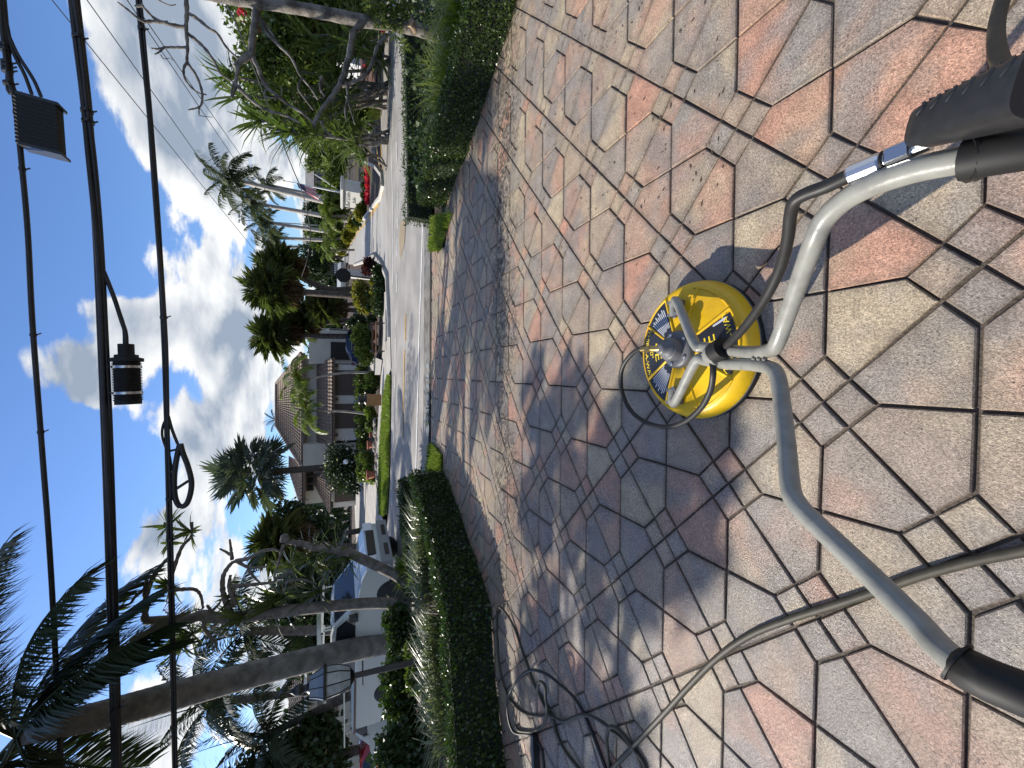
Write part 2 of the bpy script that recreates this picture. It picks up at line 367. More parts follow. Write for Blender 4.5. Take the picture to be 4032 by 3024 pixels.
def stripe(name, pts, y0, y1, w, m, dz_=.012, seg=14):
    ys = list(np.linspace(y0, y1, seg)); P = ln(pts, ys); mb = MB(); A, B = [], []
    for i, p in enumerate(P):
        t = (P[min(i+1,len(P)-1)]-P[max(i-1,0)]).normalized(); nn = Vector((-t.y, t.x, 0))
        # follow the crown of the road
        j = min(range(len(mid)), key=lambda k: (mid[k]-p).xy.length); h = max(0, 1-(mid[j]-p).xy.length/2.6)*.03
        q = p+Vector((0,0,h+dz_)); A.append(q+nn*w/2); B.append(q-nn*w/2)
    mb.sheet(A, B); return setp(mb.build(name, m), kind='structure')
EDGE = [(1655,-60),(1664,500),(1668,800),(1660,1116),(1653,1327),(1651,1471),(1645,1695),(1641,1864),(1636,2100)]
stripe('edge_line', EDGE, 400, 2050, .10, WHITEP, seg=40)
CEN = [(1602,1237),(1602,1361),(1598,1400),(1595,1569),(1592,1721),(1583,2033)]
stripe('centre_line', CEN, 1240, 1345, .10, YELP); stripe('centre_line', CEN, 1380, 1720, .10, YELP, seg=20); stripe('centre_line', CEN, 1990, 2060, .10, YELP)
LANE = [(1555,100),(1570,700),(1571,855),(1564,1243),(1560,1386),(1557,1490),(1550,1780),(1545,2000)]
for a, b in ((300,380),(560,640),(760,830),(860,900),(930,1010),(1080,1150),(1220,1290),(1330,1420),(1480,1560),(1600,1800),(1830,1990)): stripe('lane_line', LANE, a, b, .10, WHITEP)
FARL = [(1533,100),(1545,600),(1551,850),(1550,969),(1549,1100)]
stripe('far_edge_line', FARL, 200, 1120, .10, WHITEP, seg=20)
stripe('yellow_kerb_mark', [(1532,1185),(1535,1260),(1537,1330)], 1190, 1325, .22, YELP)
for a in ((1478,560),(1478,700)): pass
stripe('turn_line', [(1480,560),(1492,640),(1506,730),(1500,781),(1470,820),(1448,850)], 560, 845, .14, YELP, seg=24)
stripe('turn_line', [(1500,560),(1507,660),(1509,740),(1504,790)], 560, 780, .12, YELP, seg=24)
pm = MB(); c = gr(1588,935,RZ); pm.add([c+Vector((math.cos(a)*(.45+.06*math.sin(3*a)), math.sin(a)*(.55+.06*math.cos(5*a)), .036)) for a in np.linspace(0,2*math.pi,28)[:-1]], [tuple(range(27))])
setp(pm.build('road_patch', mat('patch_asphalt', (.30,.24,.16), .8, (.24,.19,.125), 3, 4, coords='World')), kind='structure')
# gutter along the driveway mouth, damp
gu = MB(); gA = ln([(x-1,y) for x,y in NEAR], YS); gB = ln([(x-24,y) for x,y in NEAR], YS)
for p in gA+gB: p.z += .014
gu.sheet(gA, gB); GUT = mat('gutter_concrete', (.26,.24,.20), .35, (.13,.115,.09), 5, 5, coords='World'); setp(gu.build('gutter', GUT), kind='structure')
pu = MB()
for i, (y0, y1) in enumerate(((1430,1452),(1470,1500),(1512,1530),(1545,1580),(1592,1640),(1655,1720))):
    ys = list(np.linspace(y0, y1, 7)); w = [4+5*math.sin(math.pi*k/6) for k in range(7)]
    A = [gr(1685-w[k], ys[k], RZ+.020) for k in range(7)]; B = [gr(1684+w[k]*.6, ys[k], RZ+.020) for k in range(7)]; pu.sheet(A, B)
setp(pu.build('gutter_puddle', mat('puddle_water', (.16,.17,.18), .05, spec=.9)), kind='structure')

# side street running away on the right
ss = MB(); ss.add([gr(1529,1095,RZ+.006), gr(1522,700,RZ+.006), gr(1500,781,RZ+.006), gr(1444,850,RZ+.006), gr(1380,940,RZ+.006), gr(1343,1010,RZ+.006), gr(1336,1035,RZ+.006), gr(1350,1040,RZ+.006), gr(1400,1042,RZ+.006), gr(1465,1020,RZ+.006)], [(0,9,3,2),(0,2,1),(9,8,4,3),(8,7,5,4),(7,6,5)])
setp(ss.build('side_street', mat('street_asphalt', (.36,.35,.33), .8, (.30,.29,.275), .7, 5, coords='World')), kind='structure')
ms_ = MB()
for (a, b) in (((1480,800),(1350,1000)),((1465,835),(1352,1006))): pass
yl = [gr(1488,800,RZ+.02), gr(1456,850,RZ+.02), gr(1400,925,RZ+.02), gr(1362,990,RZ+.02)]; yr = [gr(1493,806,RZ+.02), gr(1460,855,RZ+.02), gr(1402,928,RZ+.02), gr(1363,992,RZ+.02)]
ms_.sheet(yl, yr); setp(ms_.build('street_line', YELP), kind='structure')
def kerb(name, pts, w=.14, h=.10, m=KERBM, z=RZ):
    mb = MB(); P = [gr(x, y, z) for x, y in pts]; ring = []
    for i, p in enumerate(P):
        t = (P[min(i+1,len(P)-1)]-P[max(i-1,0)]).normalized(); nn = Vector((-t.y, t.x, 0))
        ring.append([p-nn*w/2-Vector((0,0,.05)), p+nn*w/2-Vector((0,0,.05)), p+nn*w/2+Vector((0,0,h)), p-nn*w/2*.8+Vector((0,0,h))])
    mb.loft(ring); return setp(mb.build(name, m), kind='structure')
kerb('kerb', [(1343,1010),(1380,940),(1444,850),(1500,781),(1512,730),(1508,690),(1480,655),(1440,640)])
kerb('kerb', [(1395,1045),(1440,1030),(1466,1012),(1480,1010),(1505,1040),(1529,1095),(1537,1260),(1537,1330)])
kerb('kerb', [(1497,-100),(1498,160),(1496,336),(1473,434),(1468,520),(1472,600)])
# far pavement, lawn strip and verges
swA = [(1531,1476),(1514,1590),(1507,1695),(1501,1780),(1497,1906),(1497,2010)]
pave = MB(); ys = list(np.linspace(1150, 2120, 30))
swN = [(1534,1150),(1539,1330),(1543,1474),(1531,1480),(1514,1590),(1507,1695),(1501,1780),(1497,1906),(1500,2010),(1520,2120)]
swF = [(1506,1150),(1512,1300),(1503,1476),(1495,1590),(1486,1737),(1478,1898),(1470,2120)]
A, B = ln(swN, ys), ln(swF, ys)
for p in A+B: p.z += .022
pave.sheet(A, B); setp(pave.build('pavement', CONC), kind='structure')
lawn = MB(); ys = list(np.linspace(1478, 2025, 30)); gN = [(1541,1500),(1537,1780),(1534,1906),(1527,2020)]
A, B = ln([(x+1.5,y) for x,y in gN], ys), ln(swN, ys)
for p in A+B: p.z += .03
lawn.sheet(A, B); setp(lawn.build('lawn_strip', GRASSB), kind='structure')
def grass_on(name, A, B, n, h, m=LEAF_GRASS, w=.006, label=None, jit=1.0):
    A = np.array([tuple(p) for p in A]); B = np.array([tuple(p) for p in B]); L_ = np.linalg.norm(A[1:]-A[:-1],axis=1)*np.linalg.norm((B-A)[1:],axis=1)
    i = RNG.choice(len(L_), n, p=L_/L_.sum()); u = RNG.random((n,1)); t = RNG.random((n,1))
    P = (A[i]*(1-u)+A[i+1]*u)*(1-t)+(B[i]*(1-u)+B[i+1]*u)*t
    D = RNG.normal(size=(n,3))*.45*jit; D[:,2] = 1
    V, F = leaf_arrays(P, D, RNG.normal(size=(n,3)), h*(.5+RNG.random(n)), w*(.7+.6*RNG.random(n)))
    return setp(put(name, np_mesh(name, V, F, m)), label, None, None, 'stuff')
grass_on('grass', A, B, 14000, .09, w=.014, label='mown green grass strip between the road and the far pavement')
# forecourt of the far house (pale paving) and the left drive entrance
fc = MB(); fc.add([gr(1478,1898,RZ+.05), gr(1500,2010,RZ+.05), gr(1520,2120,RZ+.05), gr(1480,2300,RZ+.05), gr(1402,2130,RZ+.05), gr(1392,1880,RZ+.05), gr(1450,1880,RZ+.05)], [tuple(range(7))])
setp(fc.build('forecourt', CONC), kind='structure')
fc = MB(); fc.add([gr(1504,1418,RZ+.062), gr(1497,1476,RZ+.062), gr(1474,1476,RZ+.062), gr(1455,1440,RZ+.062), gr(1470,1405,RZ+.062)], [tuple(range(5))])
setp(fc.build('forecourt', CONC), kind='structure')

# driveway: dirt bed, then every stone
d_ = .35; YAW, OX, OY = -.0243, -.0641*d_, 6.4906*d_; HP = 4.0381*d_; TS = math.atan(SLOPE)
FOOT = Vector((0,0,CAM_H)) - Vector((0, math.sin(TS), math.cos(TS)))*HP
def lat(l, r):                  # stone lattice -> world
    x, y = -l*d_, -r*d_; c_, s_ = math.cos(YAW), math.sin(YAW)
    a, b = c_*x-s_*y+OX, s_*x+c_*y+OY
    return Vector((FOOT.x+a, FOOT.y+b*math.cos(TS), FOOT.z-b*math.sin(TS)))
DW = [(-4.6,-1.2),(4.3,-1.2),(4.1,2.0),(3.62,3.3),(3.40,3.95),(3.15,4.7),(2.95,5.65),(2.72,6.3),(2.1,6.35),(2.35,7.46),(-1.25,7.60),(-1.1,6.9),(-1.42,6.5),(-2.10,4.95),(-2.5,4.1),(-3.0,3.95),(-4.6,3.55)]
db = MB(); db.add([(x, y, dz(y)-.010) for x, y in DW], [tuple(range(len(DW)))])
drive = setp(db.build('driveway', JOINT), kind='structure')
def clip(poly, ax, ay, bx, by): # keep the left side of a->b
    out = []
    def sd(p): return (bx-ax)*(p.y-ay)-(by-ay)*(p.x-ax)
    for i, p in enumerate(poly):
        q = poly[(i+1)%len(poly)]; a, b = sd(p), sd(q)
        if a >= 0: out.append(p)
        if (a >= 0) != (b >= 0): out.append(p+(q-p)*(a/(a-b)))
    return out
def inside(p, poly):
    c_ = False
    for i in range(len(poly)):
        (x1,y1),(x2,y2) = poly[i], poly[i-1]
        if (y1 > p.y) != (y2 > p.y) and p.x < (x2-x1)*(p.y-y1)/(y2-y1)+x1: c_ = not c_
    return c_
def stone_geo(poly):
    n = len(poly); c_ = sum(poly, Vector())/n
    nz = Vector((0, math.sin(TS), math.cos(TS))); tilt = Vector((random.gauss(0,.004), random.gauss(0,.004), 0)); lift = random.gauss(0,.0012)
    def inset(k):
        out = []
        for i in range(n):
            p, a, b = poly[i], poly[i-1], poly[(i+1)%n]
            e1, e2 = (p-a).normalized(), (b-p).normalized(); n1, n2 = nz.cross(e1), nz.cross(e2)
            m_ = (n1+n2); den = max(.35, 1+n1.dot(n2)); out.append(p+m_*(k/den))
        return out
    base, top0, top1 = inset(.0042), inset(.0046), inset(.0078)
    def h(p): return nz*(lift+(p-c_).dot(tilt))
    k_ = min(.030, .28*min((poly[i]-c_).length for i in range(n))); top2 = inset(.0085+k_)
    jit = [Vector((random.gauss(0,.0012), random.gauss(0,.0012), 0)) for _ in range(n)]
    vs = [p-nz*.018 for p in base]+[p-nz*.004+h(p)+q for p, q in zip(top0, jit)]+[p+h(p)+q for p, q in zip(top1, jit)]+[p+h(p)+nz*.0003 for p in top2]
    fs = [(r*n+i,r*n+(i+1)%n,(r+1)*n+(i+1)%n,(r+1)*n+i) for r in range(3) for i in range(n)]+[tuple(range(3*n,4*n))]
    return vs, fs
CY = [(1.55,7.44),(-1.25,7.60)]
def stone_mesh(name, polys):
    V, F, Hh, Ed = [], [], [], []
    for p in polys:
        vs, fs = stone_geo(p); k = len(V); V += vs; F += [tuple(i+k for i in f) for f in fs]; h = random.random(); Hh += [h]*len(vs); n4 = len(vs)//4; Ed += [1.0]*(3*n4)+[0.0]*n4
    me = bpy.data.meshes.new(name); me.from_pydata(V, [], F); me.update(); me.materials.append(STONE)
    a = me.attributes.new('hue', 'FLOAT', 'POINT'); a.data.foreach_set('value', Hh); a = me.attributes.new('edge', 'FLOAT', 'POINT'); a.data.foreach_set('value', Ed); return me
pents, squares = [], []
s_ = .21
for r in range(-16, 12):
    for l in range(-16, 16):
        if (l+r) % 2 == 0: continue
        Cc = Vector((l, r)); cl = [Cc+Vector(q) for q in ((1,0),(0,1),(-1,0),(0,-1))]
        for i in range(4):
            A_, B_, D_ = cl[i], cl[(i+1)%4], cl[i-1]
            tA, tB = A_+(Cc-A_)*2*s_, B_+(Cc-B_)*2*s_
            pents.append([Cc, tA, A_+(B_-A_)*s_, B_+(A_-B_)*s_, tB]); squares.append([A_, A_+(B_-A_)*s_, tA, A_+(D_-A_)*s_])
def prep(lst):
    out = []
    for q in lst:
        P = [lat(p.x, p.y) for p in q]; c_ = sum(P, Vector())/len(P)
        nrm = (P[1]-P[0]).cross(P[2]-P[1])
        if nrm.z < 0: P = P[::-1]
        if not inside(c_, DW) and not (7.0 < c_.y < 7.9 and -1.4 < c_.x < 2.5): continue
        P = clip(P, 2.35, 7.44, -1.25, 7.58)
        if len(P) < 3: continue
        P2 = []
        for p in P:
            if not P2 or (p-P2[-1]).length > .01: P2.append(p)
        if len(P2) > 2 and (P2[0]-P2[-1]).length < .01: P2.pop()
        if len(P2) < 3: continue
        c_ = sum(P2, Vector())/len(P2); dep = c_.y*cp-(c_.z-CAM_H)*sp
        rel = c_-Vector((0,0,CAM_H)); u, v = rel.x/max(dep,.01)*FPX, -(rel.y*sp+rel.z*cp)/max(dep,.01)*FPX
        vis = dep > .1 and abs(u) < 1620 and -900 < v < 2200
        ar = abs(sum((P2[i].x*P2[(i+1)%len(P2)].y-P2[(i+1)%len(P2)].x*P2[i].y) for i in range(len(P2))))*.5
        out.append(((ar/dep**3) if vis else 0, P2))
    out.sort(key=lambda t: -t[0]); return [p for _, p in out]
for nm, lst, pl in (('paving_stone', pents, 'paving_stones'), ('small_square_stone', squares, 'small_square_stones')):
    ps = prep(lst)
    for p in ps[:298]: put(nm, stone_mesh(nm, [p]), drive)
    if ps[298:]: o = put(pl, stone_mesh(pl, ps[298:]), drive); o['kind'] = 'stuff'
# verge corners by the driveway mouth
def verge(pts, zoff=.0):
    mb = MB(); P = [gr(x, y) for x, y in pts]; mb.add([p+Vector((0,0,.02)) for p in P], [tuple(range(len(P)))]); return setp(mb.build('verge', GRASSB), kind='structure'), P
_, vR = verge([(1712,860),(1700,985),(1740,985),(1765,890),(1790,840)]); _, vL = verge([(1705,1742),(1745,1790),(1745,1850),(1690,1850)])
grass_on('grass', [vR[0],vR[1]], [vR[4]+Vector((0,0,.02)),vR[2]], 3500, .10, w=.006, label='tuft of bright green grass between driveway mouth and right hedge')
grass_on('grass', [vL[3],vL[0]], [vL[2],vL[1]], 2500, .10, w=.006, label='tuft of bright green grass between driveway mouth and left hedge')

# ------------------------------------------------------------------ the surface cleaner
CC = gr(2768,1380); CC.z = dz(CC.y)
YEL = mat('yellow_plastic', (.70,.43,.006), .40, (.50,.29,.014), 5, 9, bump=.06, bscale=60, spec=.4, contrast=(.45,.75))
PANEL = mat('label_black', (.018,.020,.026), .35)
GREYT = mat('grey_powder_tube', (.225,.225,.20), .36, (.165,.163,.145), 26, 9, spec=.45, bump=.04, bscale=120, contrast=(.42,.75))
GREYP = mat('grey_plastic', (.12,.12,.125), .45, (.10,.10,.105), 10, 4)
STEEL = mat('zinc_steel', (.62,.63,.64), .28, metal=1.0)
BRASS = mat('brass', (.50,.36,.14), .35, metal=1.0)
LETY = mat('yellow_print', (.75,.55,.02), .5); LETW = mat('grey_print', (.45,.47,.52), .5)
HOSEB = mat('hose_black', (.014,.0135,.013), .5, (.02,.019,.018), 30, 3, spec=.35)
HOSET = mat('hose_tan', (.050,.044,.029), .6, (.034,.030,.020), 30, 4, spec=.35)
sc_ = thing('surface_cleaner', 'round yellow surface cleaner with grey tube handles standing on the driveway', 'surface cleaner', CC)
RD = .287
def dome_z(r):
    return float(np.interp(r, [0,.07,.245,.257,.270,.281,.287], [.131,.127,.100,.097,.088,.066,.040]))
mb = MB(); mb.lathe([(.287,.030),(.289,.036),(.288,.050),(.283,.068),(.276,.084),(.268,.092),(.258,.0965),(.246,.100),(.19,.109),(.12,.120),(.07,.127),(.03,.130),(.0001,.131)], 72)
mb.build('deck', YEL, sc_, world=False)
mb = MB(); mb.lathe([(.276,.004),(.288,.004),(.290,.014),(.290,.030),(.282,.032),(.276,.030)], 64); mb.build('brush_skirt', BLACKR, sc_, world=False)
mb = MB(); mb.lathe([(.2895,.031),(.2915,.034),(.2895,.037)], 64); mb.build('rim_band', GREYP, sc_, world=False)
def sector(mb, a0, a1, r0, r1, h0, n=10, m=5):
    """a raised or sunk patch that follows the dome"""
    vs, fs = [], []
    for j in range(m+1):
        r = r0+(r1-r0)*j/m
        for i in range(n+1):
            a = R(a0+(a1-a0)*i/n); vs.append((r*math.sin(a), r*math.cos(a), dome_z(r)+h0))
    for j in range(m):
        for i in range(n): fs.append((j*(n+1)+i, (j+1)*(n+1)+i, (j+1)*(n+1)+i+1, j*(n+1)+i+1))
    mb.add(vs, fs, True)
def arcbar(mb, a0, a1, r, w, h):
    pts = [(r*math.sin(R(a)), r*math.cos(R(a)), dome_z(r)+h*.2) for a in np.linspace(a0, a1, 16)]
    mb.tube(pts, w, 6)
def radbar(mb, a, r0, r1, w):
    mb.tube([(r*math.sin(R(a)), r*math.cos(R(a)), dome_z(r)+.001) for r in np.linspace(r0, r1, 7)], w, 6)
for a0, a1 in ((-27,27),(31,62),(-62,-31),(150,206)):
    mb = MB(); sector(mb, a0, a1, .085 if a0 != 150 else .10, .247, .0025); mb.build('label_panel', PANEL, sc_, world=False)
for a in (-29,29,-64,64,147,209,105,-105): 
    mb = MB(); radbar(mb, a, .075, .255, .0065); mb.build('rib', YEL, sc_, world=False)
for a0, a1 in ((-65,65),(100,145),(-150,-100),(148,208)):
    mb = MB(); arcbar(mb, a0, a1, .254, .006, .0); mb.build('rib', YEL, sc_, world=False)
# printed lettering
def text_mesh(s, size):
    cu = bpy.data.curves.new('lettering', 'FONT'); cu.body = s; cu.size = size; cu.align_x = 'CENTER'; cu.align_y = 'CENTER'; cu.extrude = .0004
    o = bpy.data.objects.new('lettering', cu); COL.objects.link(o); dg = bpy.context.evaluated_depsgraph_get(); dg.update()
    me = bpy.data.meshes.new_from_object(o.evaluated_get(dg)); bpy.data.objects.remove(o); bpy.data.curves.remove(cu); return me
def dome_text(s, size, ang, r, m, bold=1.15):
    me = text_mesh(s, size); co = np.zeros(len(me.vertices)*3); me.vertices.foreach_get('co', co); co = co.reshape(-1,3)
    # letters curve round the deck, readable from outside it
    rr = r - co[:,1]; rr = r + (-co[:,1]) ; a = R(ang) - co[:,0]*bold/r
    Z = np.interp(rr, [0,.07,.245,.257,.287], [.131,.127,.100,.097,.04])+.0032+co[:,2]
    V = np.stack([rr*np.sin(a), rr*np.cos(a), Z], 1); me.vertices.foreach_set('co', V.astype(np.float32).ravel()); me.update(); me.materials.clear(); me.materials.append(m)
    put('lettering', me, sc_)
dome_text('BE', .066, 0, .140, LETY); dome_text('20"', .036, 0, .188, LETY); dome_text('WHIRL-A-WAY', .032, 0, .227, LETY)
dome_text('BE', .066, 178, .145, LETY); dome_text('WHIRL-A-WAY', .032, 178, .224, LETY)
mb = MB()
for sgn in (-1, 1):             # blocks of small print on the two side panels
    for k in range(9):
        a = sgn*(34+k*2.9); r0 = .115+.01*abs(math.sin(k*2.3)); r1 = .234-.018*abs(math.sin(k*1.7+1))
        sector(mb, a-.75, a+.75, r0, r1, .0032, 1, 4)
mb.build('small_print', LETW, sc_, world=False)['kind'] = 'stuff'
mb = MB(); sector(mb, 151.5, 154, .17, .228, .0033, 1, 4); mb.build('small_print', LETW, sc_, world=False)
# swivel hub
mb = MB(); mb.lathe([(.078,.120),(.078,.146),(.072,.156),(.052,.158)], 36)
mb.lathe([(.046,.156),(.046,.196),(.040,.200)], 28); mb.lathe([(.040,.198),(.040,.206),(.026,.208),(.024,.236),(.012,.240),(.0001,.240)], 28)
hub = mb.build('swivel_hub', GREYP, sc_, world=False)
for k in range(5):
    a = R(20+72*k); mb = MB(); mb.lathe([(.008,.156),(.008,.162),(.005,.163)], 6, (.062*math.cos(a), .062*math.sin(a), 0), False); mb.build('bolt', STEEL, hub, world=False)
mb = MB(); mb.tube([(0,0,.228),(0,.02,.236),(.004,.05,.238)], .012, 8); mb.lathe([(.014,0),(.014,.028)], 6, (.004,.05,.238), False, Matrix.Rotation(R(-90),3,'X')); mb.lathe([(.011,0),(.011,.03)], 12, (.005,.078,.238), True, Matrix.Rotation(R(-90),3,'X')); mb.build('hose_fitting', BRASS, sc_, world=False)
# handle
def L_(p): return p-CC
def smooth_path(pts, n=6):
    pts = [Vector(p) for p in pts]; out = []
    P = [pts[0]*2-pts[1]]+pts+[pts[-1]*2-pts[-2]]
    for i in range(1, len(P)-2):
        for k in range(n):
            t = k/n; a, b, c_, d = P[i-1:i+3]
            out.append(.5*((2*b)+(c_-a)*t+(2*a-5*b+4*c_-d)*t*t+(3*b-a-3*c_+d)*t**3))
    return out+[pts[-1]]
TR = .0185
bl, br = gr(2662,1560,.122+CC.z), gr(2668,1216,.122+CC.z)
for b_ in (bl, br):
    mb = MB(); q = L_(b_)
    for s in (-1, 1): mb.box((q.x+s*.026, q.y, q.z+.010), (.014,.055,.042))
    mb.box((q.x, q.y, q.z-.008), (.066,.052,.012)); mb.build('handle_bracket', GREYP, sc_, world=False)
hl = [bl+Vector((-.035,0,.018)), bl+Vector((.035,0,.018)), bl+Vector((.004,-.028,.034))]
jn = pd(2775,1420,1.47); jn2 = pd(2960,1435,1.17)
left = [bl+Vector((.03,.0,.016)), bl+Vector((-.016,.002,.018)), bl+Vector((-.018,-.030,.030)), pd(2738,1425,1.52), jn, pd(2860,1432,1.33), jn2, pd(3035,1450,1.06), pd(3062,1485,1.02), pd(3078,1580,.98), pd(3098,1760,.90), pd(3112,1920,.83), pd(3140,1985,.80), pd(3200,2050,.77), pd(3420,2260,.68), pd(3600,2440,.61), pd(3690,2540,.57), pd(3790,2625,.53), pd(3900,2680,.50), pd(4100,2760,.47)]
rightp = [br+Vector((-.03,0,.016)), br+Vector((.016,.002,.018)), br+Vector((.018,-.030,.030)), pd(2735,1352,1.52), pd(2775,1366,1.47), pd(2860,1378,1.33), pd(2960,1388,1.17), pd(3035,1378,1.06), pd(3062,1345,1.02), pd(3090,1270,.98), pd(3150,1100,.88), pd(3205,950,.80), pd(3250,860,.765), pd(3330,785,.72), pd(3440,725,.67), pd(3600,670,.62), pd(3760,635,.58), pd(3900,610,.55), pd(4020,590,.53)]
for pth in (left, rightp):
    mb = MB(); mb.tube([L_(p) for p in smooth_path(pth, 5)], TR, 14); mb.build('handle_tube', GREYT, sc_, world=False)
mb = MB(); gp = [pd(3768,2606,.537), pd(3800,2630,.53), pd(3900,2680,.50), pd(4100,2760,.47)]; mb.tube([L_(p) for p in gp], [.024,.026,.0255,.0255], 14)
grip = mb.build('grip', BLACKR, sc_, world=False)
mb = MB(); mb.tube([L_(pd(3762,2602,.538)), L_(pd(3776,2612,.535))], .029, 14); mb.build('grip_collar', BLACKR, grip, world=False)
mb = MB(); mb.tube([L_(pd(3790,632,.572)), L_(pd(3910,608,.548)), L_(pd(4060,585,.525))], [.027,.027,.026], 14); grip = mb.build('grip', BLACKR, sc_, world=False)
mb = MB()
for x in (3815, 3850): mb.tube([L_(pd(x-8,628-(x-3815)*.2,.568)), L_(pd(x+8,624-(x-3815)*.2,.566))], .031, 14)
mb.build('clamp_band', BLACKM, grip, world=False)
mb = MB()
for k in (0,1,2,13,14,15):      # weld bead between the two joined tubes
    q = pd(2775,1393,1.47).lerp(pd(3020,1414,1.08), k/15); mb.lathe([(.0001,-.009),(.005,-.005),(.0055,.004),(.0001,.009)], 7, L_(q)+Vector((random.gauss(0,.001),0,.009)))
o_ = mb.build('weld_bead', GREYT, sc_, world=False); o_['kind'] = 'stuff'
for b_ in (bl, br):
    for s in (-1, 1): mb = MB(); mb.lathe([(.0085,0),(.0085,.006),(.006,.008)], 6, L_(b_)+Vector((s*.0335,0,.016)), False, Matrix.Rotation(R(90*s),3,'Y')); mb.build('bolt', STEEL, sc_, world=False)
# hose guide ring on the joined tubes
gq = pd(2820,1398,1.375); mb = MB(); ax_ = (pd(2860,1378,1.33)-pd(2775,1366,1.47)).normalized()
mb.tube([L_(gq-ax_*.03), L_(gq+ax_*.03)], [.034,.034], 16); mb.build('hose_sleeve', GREYT, sc_, world=False)
mb = MB(); mb.tube([L_(pd(2815,1388,1.345)), L_(pd(2850,1368,1.30))], .034, 16); mb.build('hose_guide', BLACKR, sc_, world=False)
# short whip hose looping from the hub back to the handle
hz = CC.z
loop = [CC+Vector((.005,.105,.236)), gr(2535,1368,hz+.225), gr(2490,1392,hz+.20), gr(2452,1445,hz+.18), gr(2444,1510,hz+.165), gr(2462,1580,hz+.16), gr(2500,1634,hz+.16), gr(2560,1670,hz+.165), gr(2630,1681,hz+.175), gr(2700,1658,hz+.20), gr(2760,1606,hz+.235), gr(2796,1540,hz+.27), gr(2808,1470,hz+.30), pd(2804,1410,1.385)]
mb = MB(); mb.tube([L_(p) for p in smooth_path(loop, 6)], .0105, 10); mb.build('whip_hose', HOSEB, sc_, world=False)
gunh = [pd(2825,1385,1.36), pd(2860,1362,1.29), pd(2930,1290,1.15), pd(3010,1180,1.02), pd(3070,1060,.93), pd(3100,950,.86), pd(3112,850,.81), pd(3128,795,.78), pd(3170,765,.76), pd(3250,735,.73), pd(3345,690,.70)]
mb = MB(); mb.tube([L_(p) for p in smooth_path(gunh, 6)], .0118, 12); mb.build('whip_hose', HOSEB, sc_, world=False)
# spray gun clamped to the right handle
gA, gB = pd(3632,503,.60), pd(4140,325,.455)
gax = (gB-gA).normalized(); gq_ = gax.to_track_quat('Z','Y').to_matrix()
ev = (-fwd); ev = (ev-gax*ev.dot(gax)).normalized(); es = gax.cross(ev)
mb = MB(); rings = []
Lg = (gB-gA).length
for t, w, h in ((0,.020,.022),(.008,.024,.026),(.10,.027,.028),(.5,.034,.032),(1,.040,.036)):
    c_ = L_(gA+gax*Lg*t); rings.append([c_+es*(w*math.copysign(abs(math.cos(a))**.55, math.cos(a)))+ev*(h*math.copysign(abs(math.sin(a))**.55, math.sin(a))) for a in np.linspace(0, 2*math.pi, 25)[:-1]])
mb.loft(rings, True); gun = mb.build('spray_gun', mat('gun_plastic', (.012,.0125,.014), .42, (.017,.0175,.019), 60, 3), sc_, world=False)
for k in range(6):              # moulded grip ridges
    wv, hv = .026+.013*(.12+.15*k), .027+.009*(.12+.15*k); c_ = L_(gA+gax*(Lg*(.12+.15*k)))
    for a0, a1 in ((.15,.85),(1.15,1.85),(2.2,3.0)):
        q = [c_+es*(wv*1.03*math.copysign(abs(math.cos(a))**.6, math.cos(a)))+ev*(hv*1.03*math.copysign(abs(math.sin(a))**.6, math.sin(a)))+gax*(.006*math.sin((a-a0)/(a1-a0)*math.pi)) for a in np.linspace(a0, a1, 6)]
        mb = MB(); mb.tube(q, .0028, 5); mb.build('grip_ridge', MATS['gun_plastic'], gun, world=False)
mb = MB(); mb.tube([L_(gA+gax*.01-es*.012+ev*.010), L_(gA+gax*Lg-es*.020+ev*.010)], .019, 10); mb.build('gun_barrel_cover', MATS['gun_plastic'], gun, world=False)
c0, c1 = pd(3340,692,.70), pd(3665,560,.605); cax = (c1-c0).normalized(); cm = cax.to_track_quat('Z','Y').to_matrix(); Lc = (c1-c0).length
mb = MB(); mb.lathe([(.0135,0),(.0165,.004),(.0165,Lc*.42),(.014,Lc*.45)], 12, L_(c0), False, cm); mb.lathe([(.012,Lc*.45),(.012,Lc*.52)], 16, L_(c0), True, cm)
mb.lathe([(.0175,Lc*.52),(.0195,Lc*.54),(.0195,Lc*.80),(.0175,Lc*.82)], 6, L_(c0), False, cm); mb.lathe([(.012,Lc*.82),(.012,Lc)], 14, L_(c0), True, cm)
mb.build('hose_coupling', STEEL, sc_, world=False)
mb = MB(); mb.lathe([(.0150,Lc*.455),(.0165,Lc*.47),(.0150,Lc*.485)], 16, L_(c0), True, cm); mb.build('rubber_ring', BLACKR, sc_, world=False)

# hoses on the driveway
def hose(name, label, pts, r, m, parent=None, n=6):
    mb = MB(); mb.tube(smooth_path(pts, n), r, 9); o = mb.build(name, m)
    return setp(o, label, 'hose')
hose('pressure_hose', 'tan braided hose joined to the spray gun at the right handle', [pd(4090,220,.55), pd(4030,300,.57), pd(3985,320,.60), pd(3950,270,.66), pd(3925,180,.74), pd(3925,90,.80), pd(3950,-10,.84), pd(3995,-120,.86), pd(4100,-300,.86)], .0125, HOSET)
hose('pressure_hose', 'thick grey-tan hose running across the near left driveway under the left handle', [gr(x, y)+Vector((0,0,.0125)) for x, y in ((4250,2120),(4032,2168),(3850,2205),(3640,2262),(3460,2325),(3300,2378),(3120,2435),(2960,2500),(2830,2590),(2720,2700),(2620,2810),(2530,2905),(2440,3000),(2360,3090),(2300,3200))], .0125, HOSET)
def rg(x, y, z=.010): p = gr(1800+x*.5425, 2224+y*.5425); p.z += z; return p
T = (-.0)
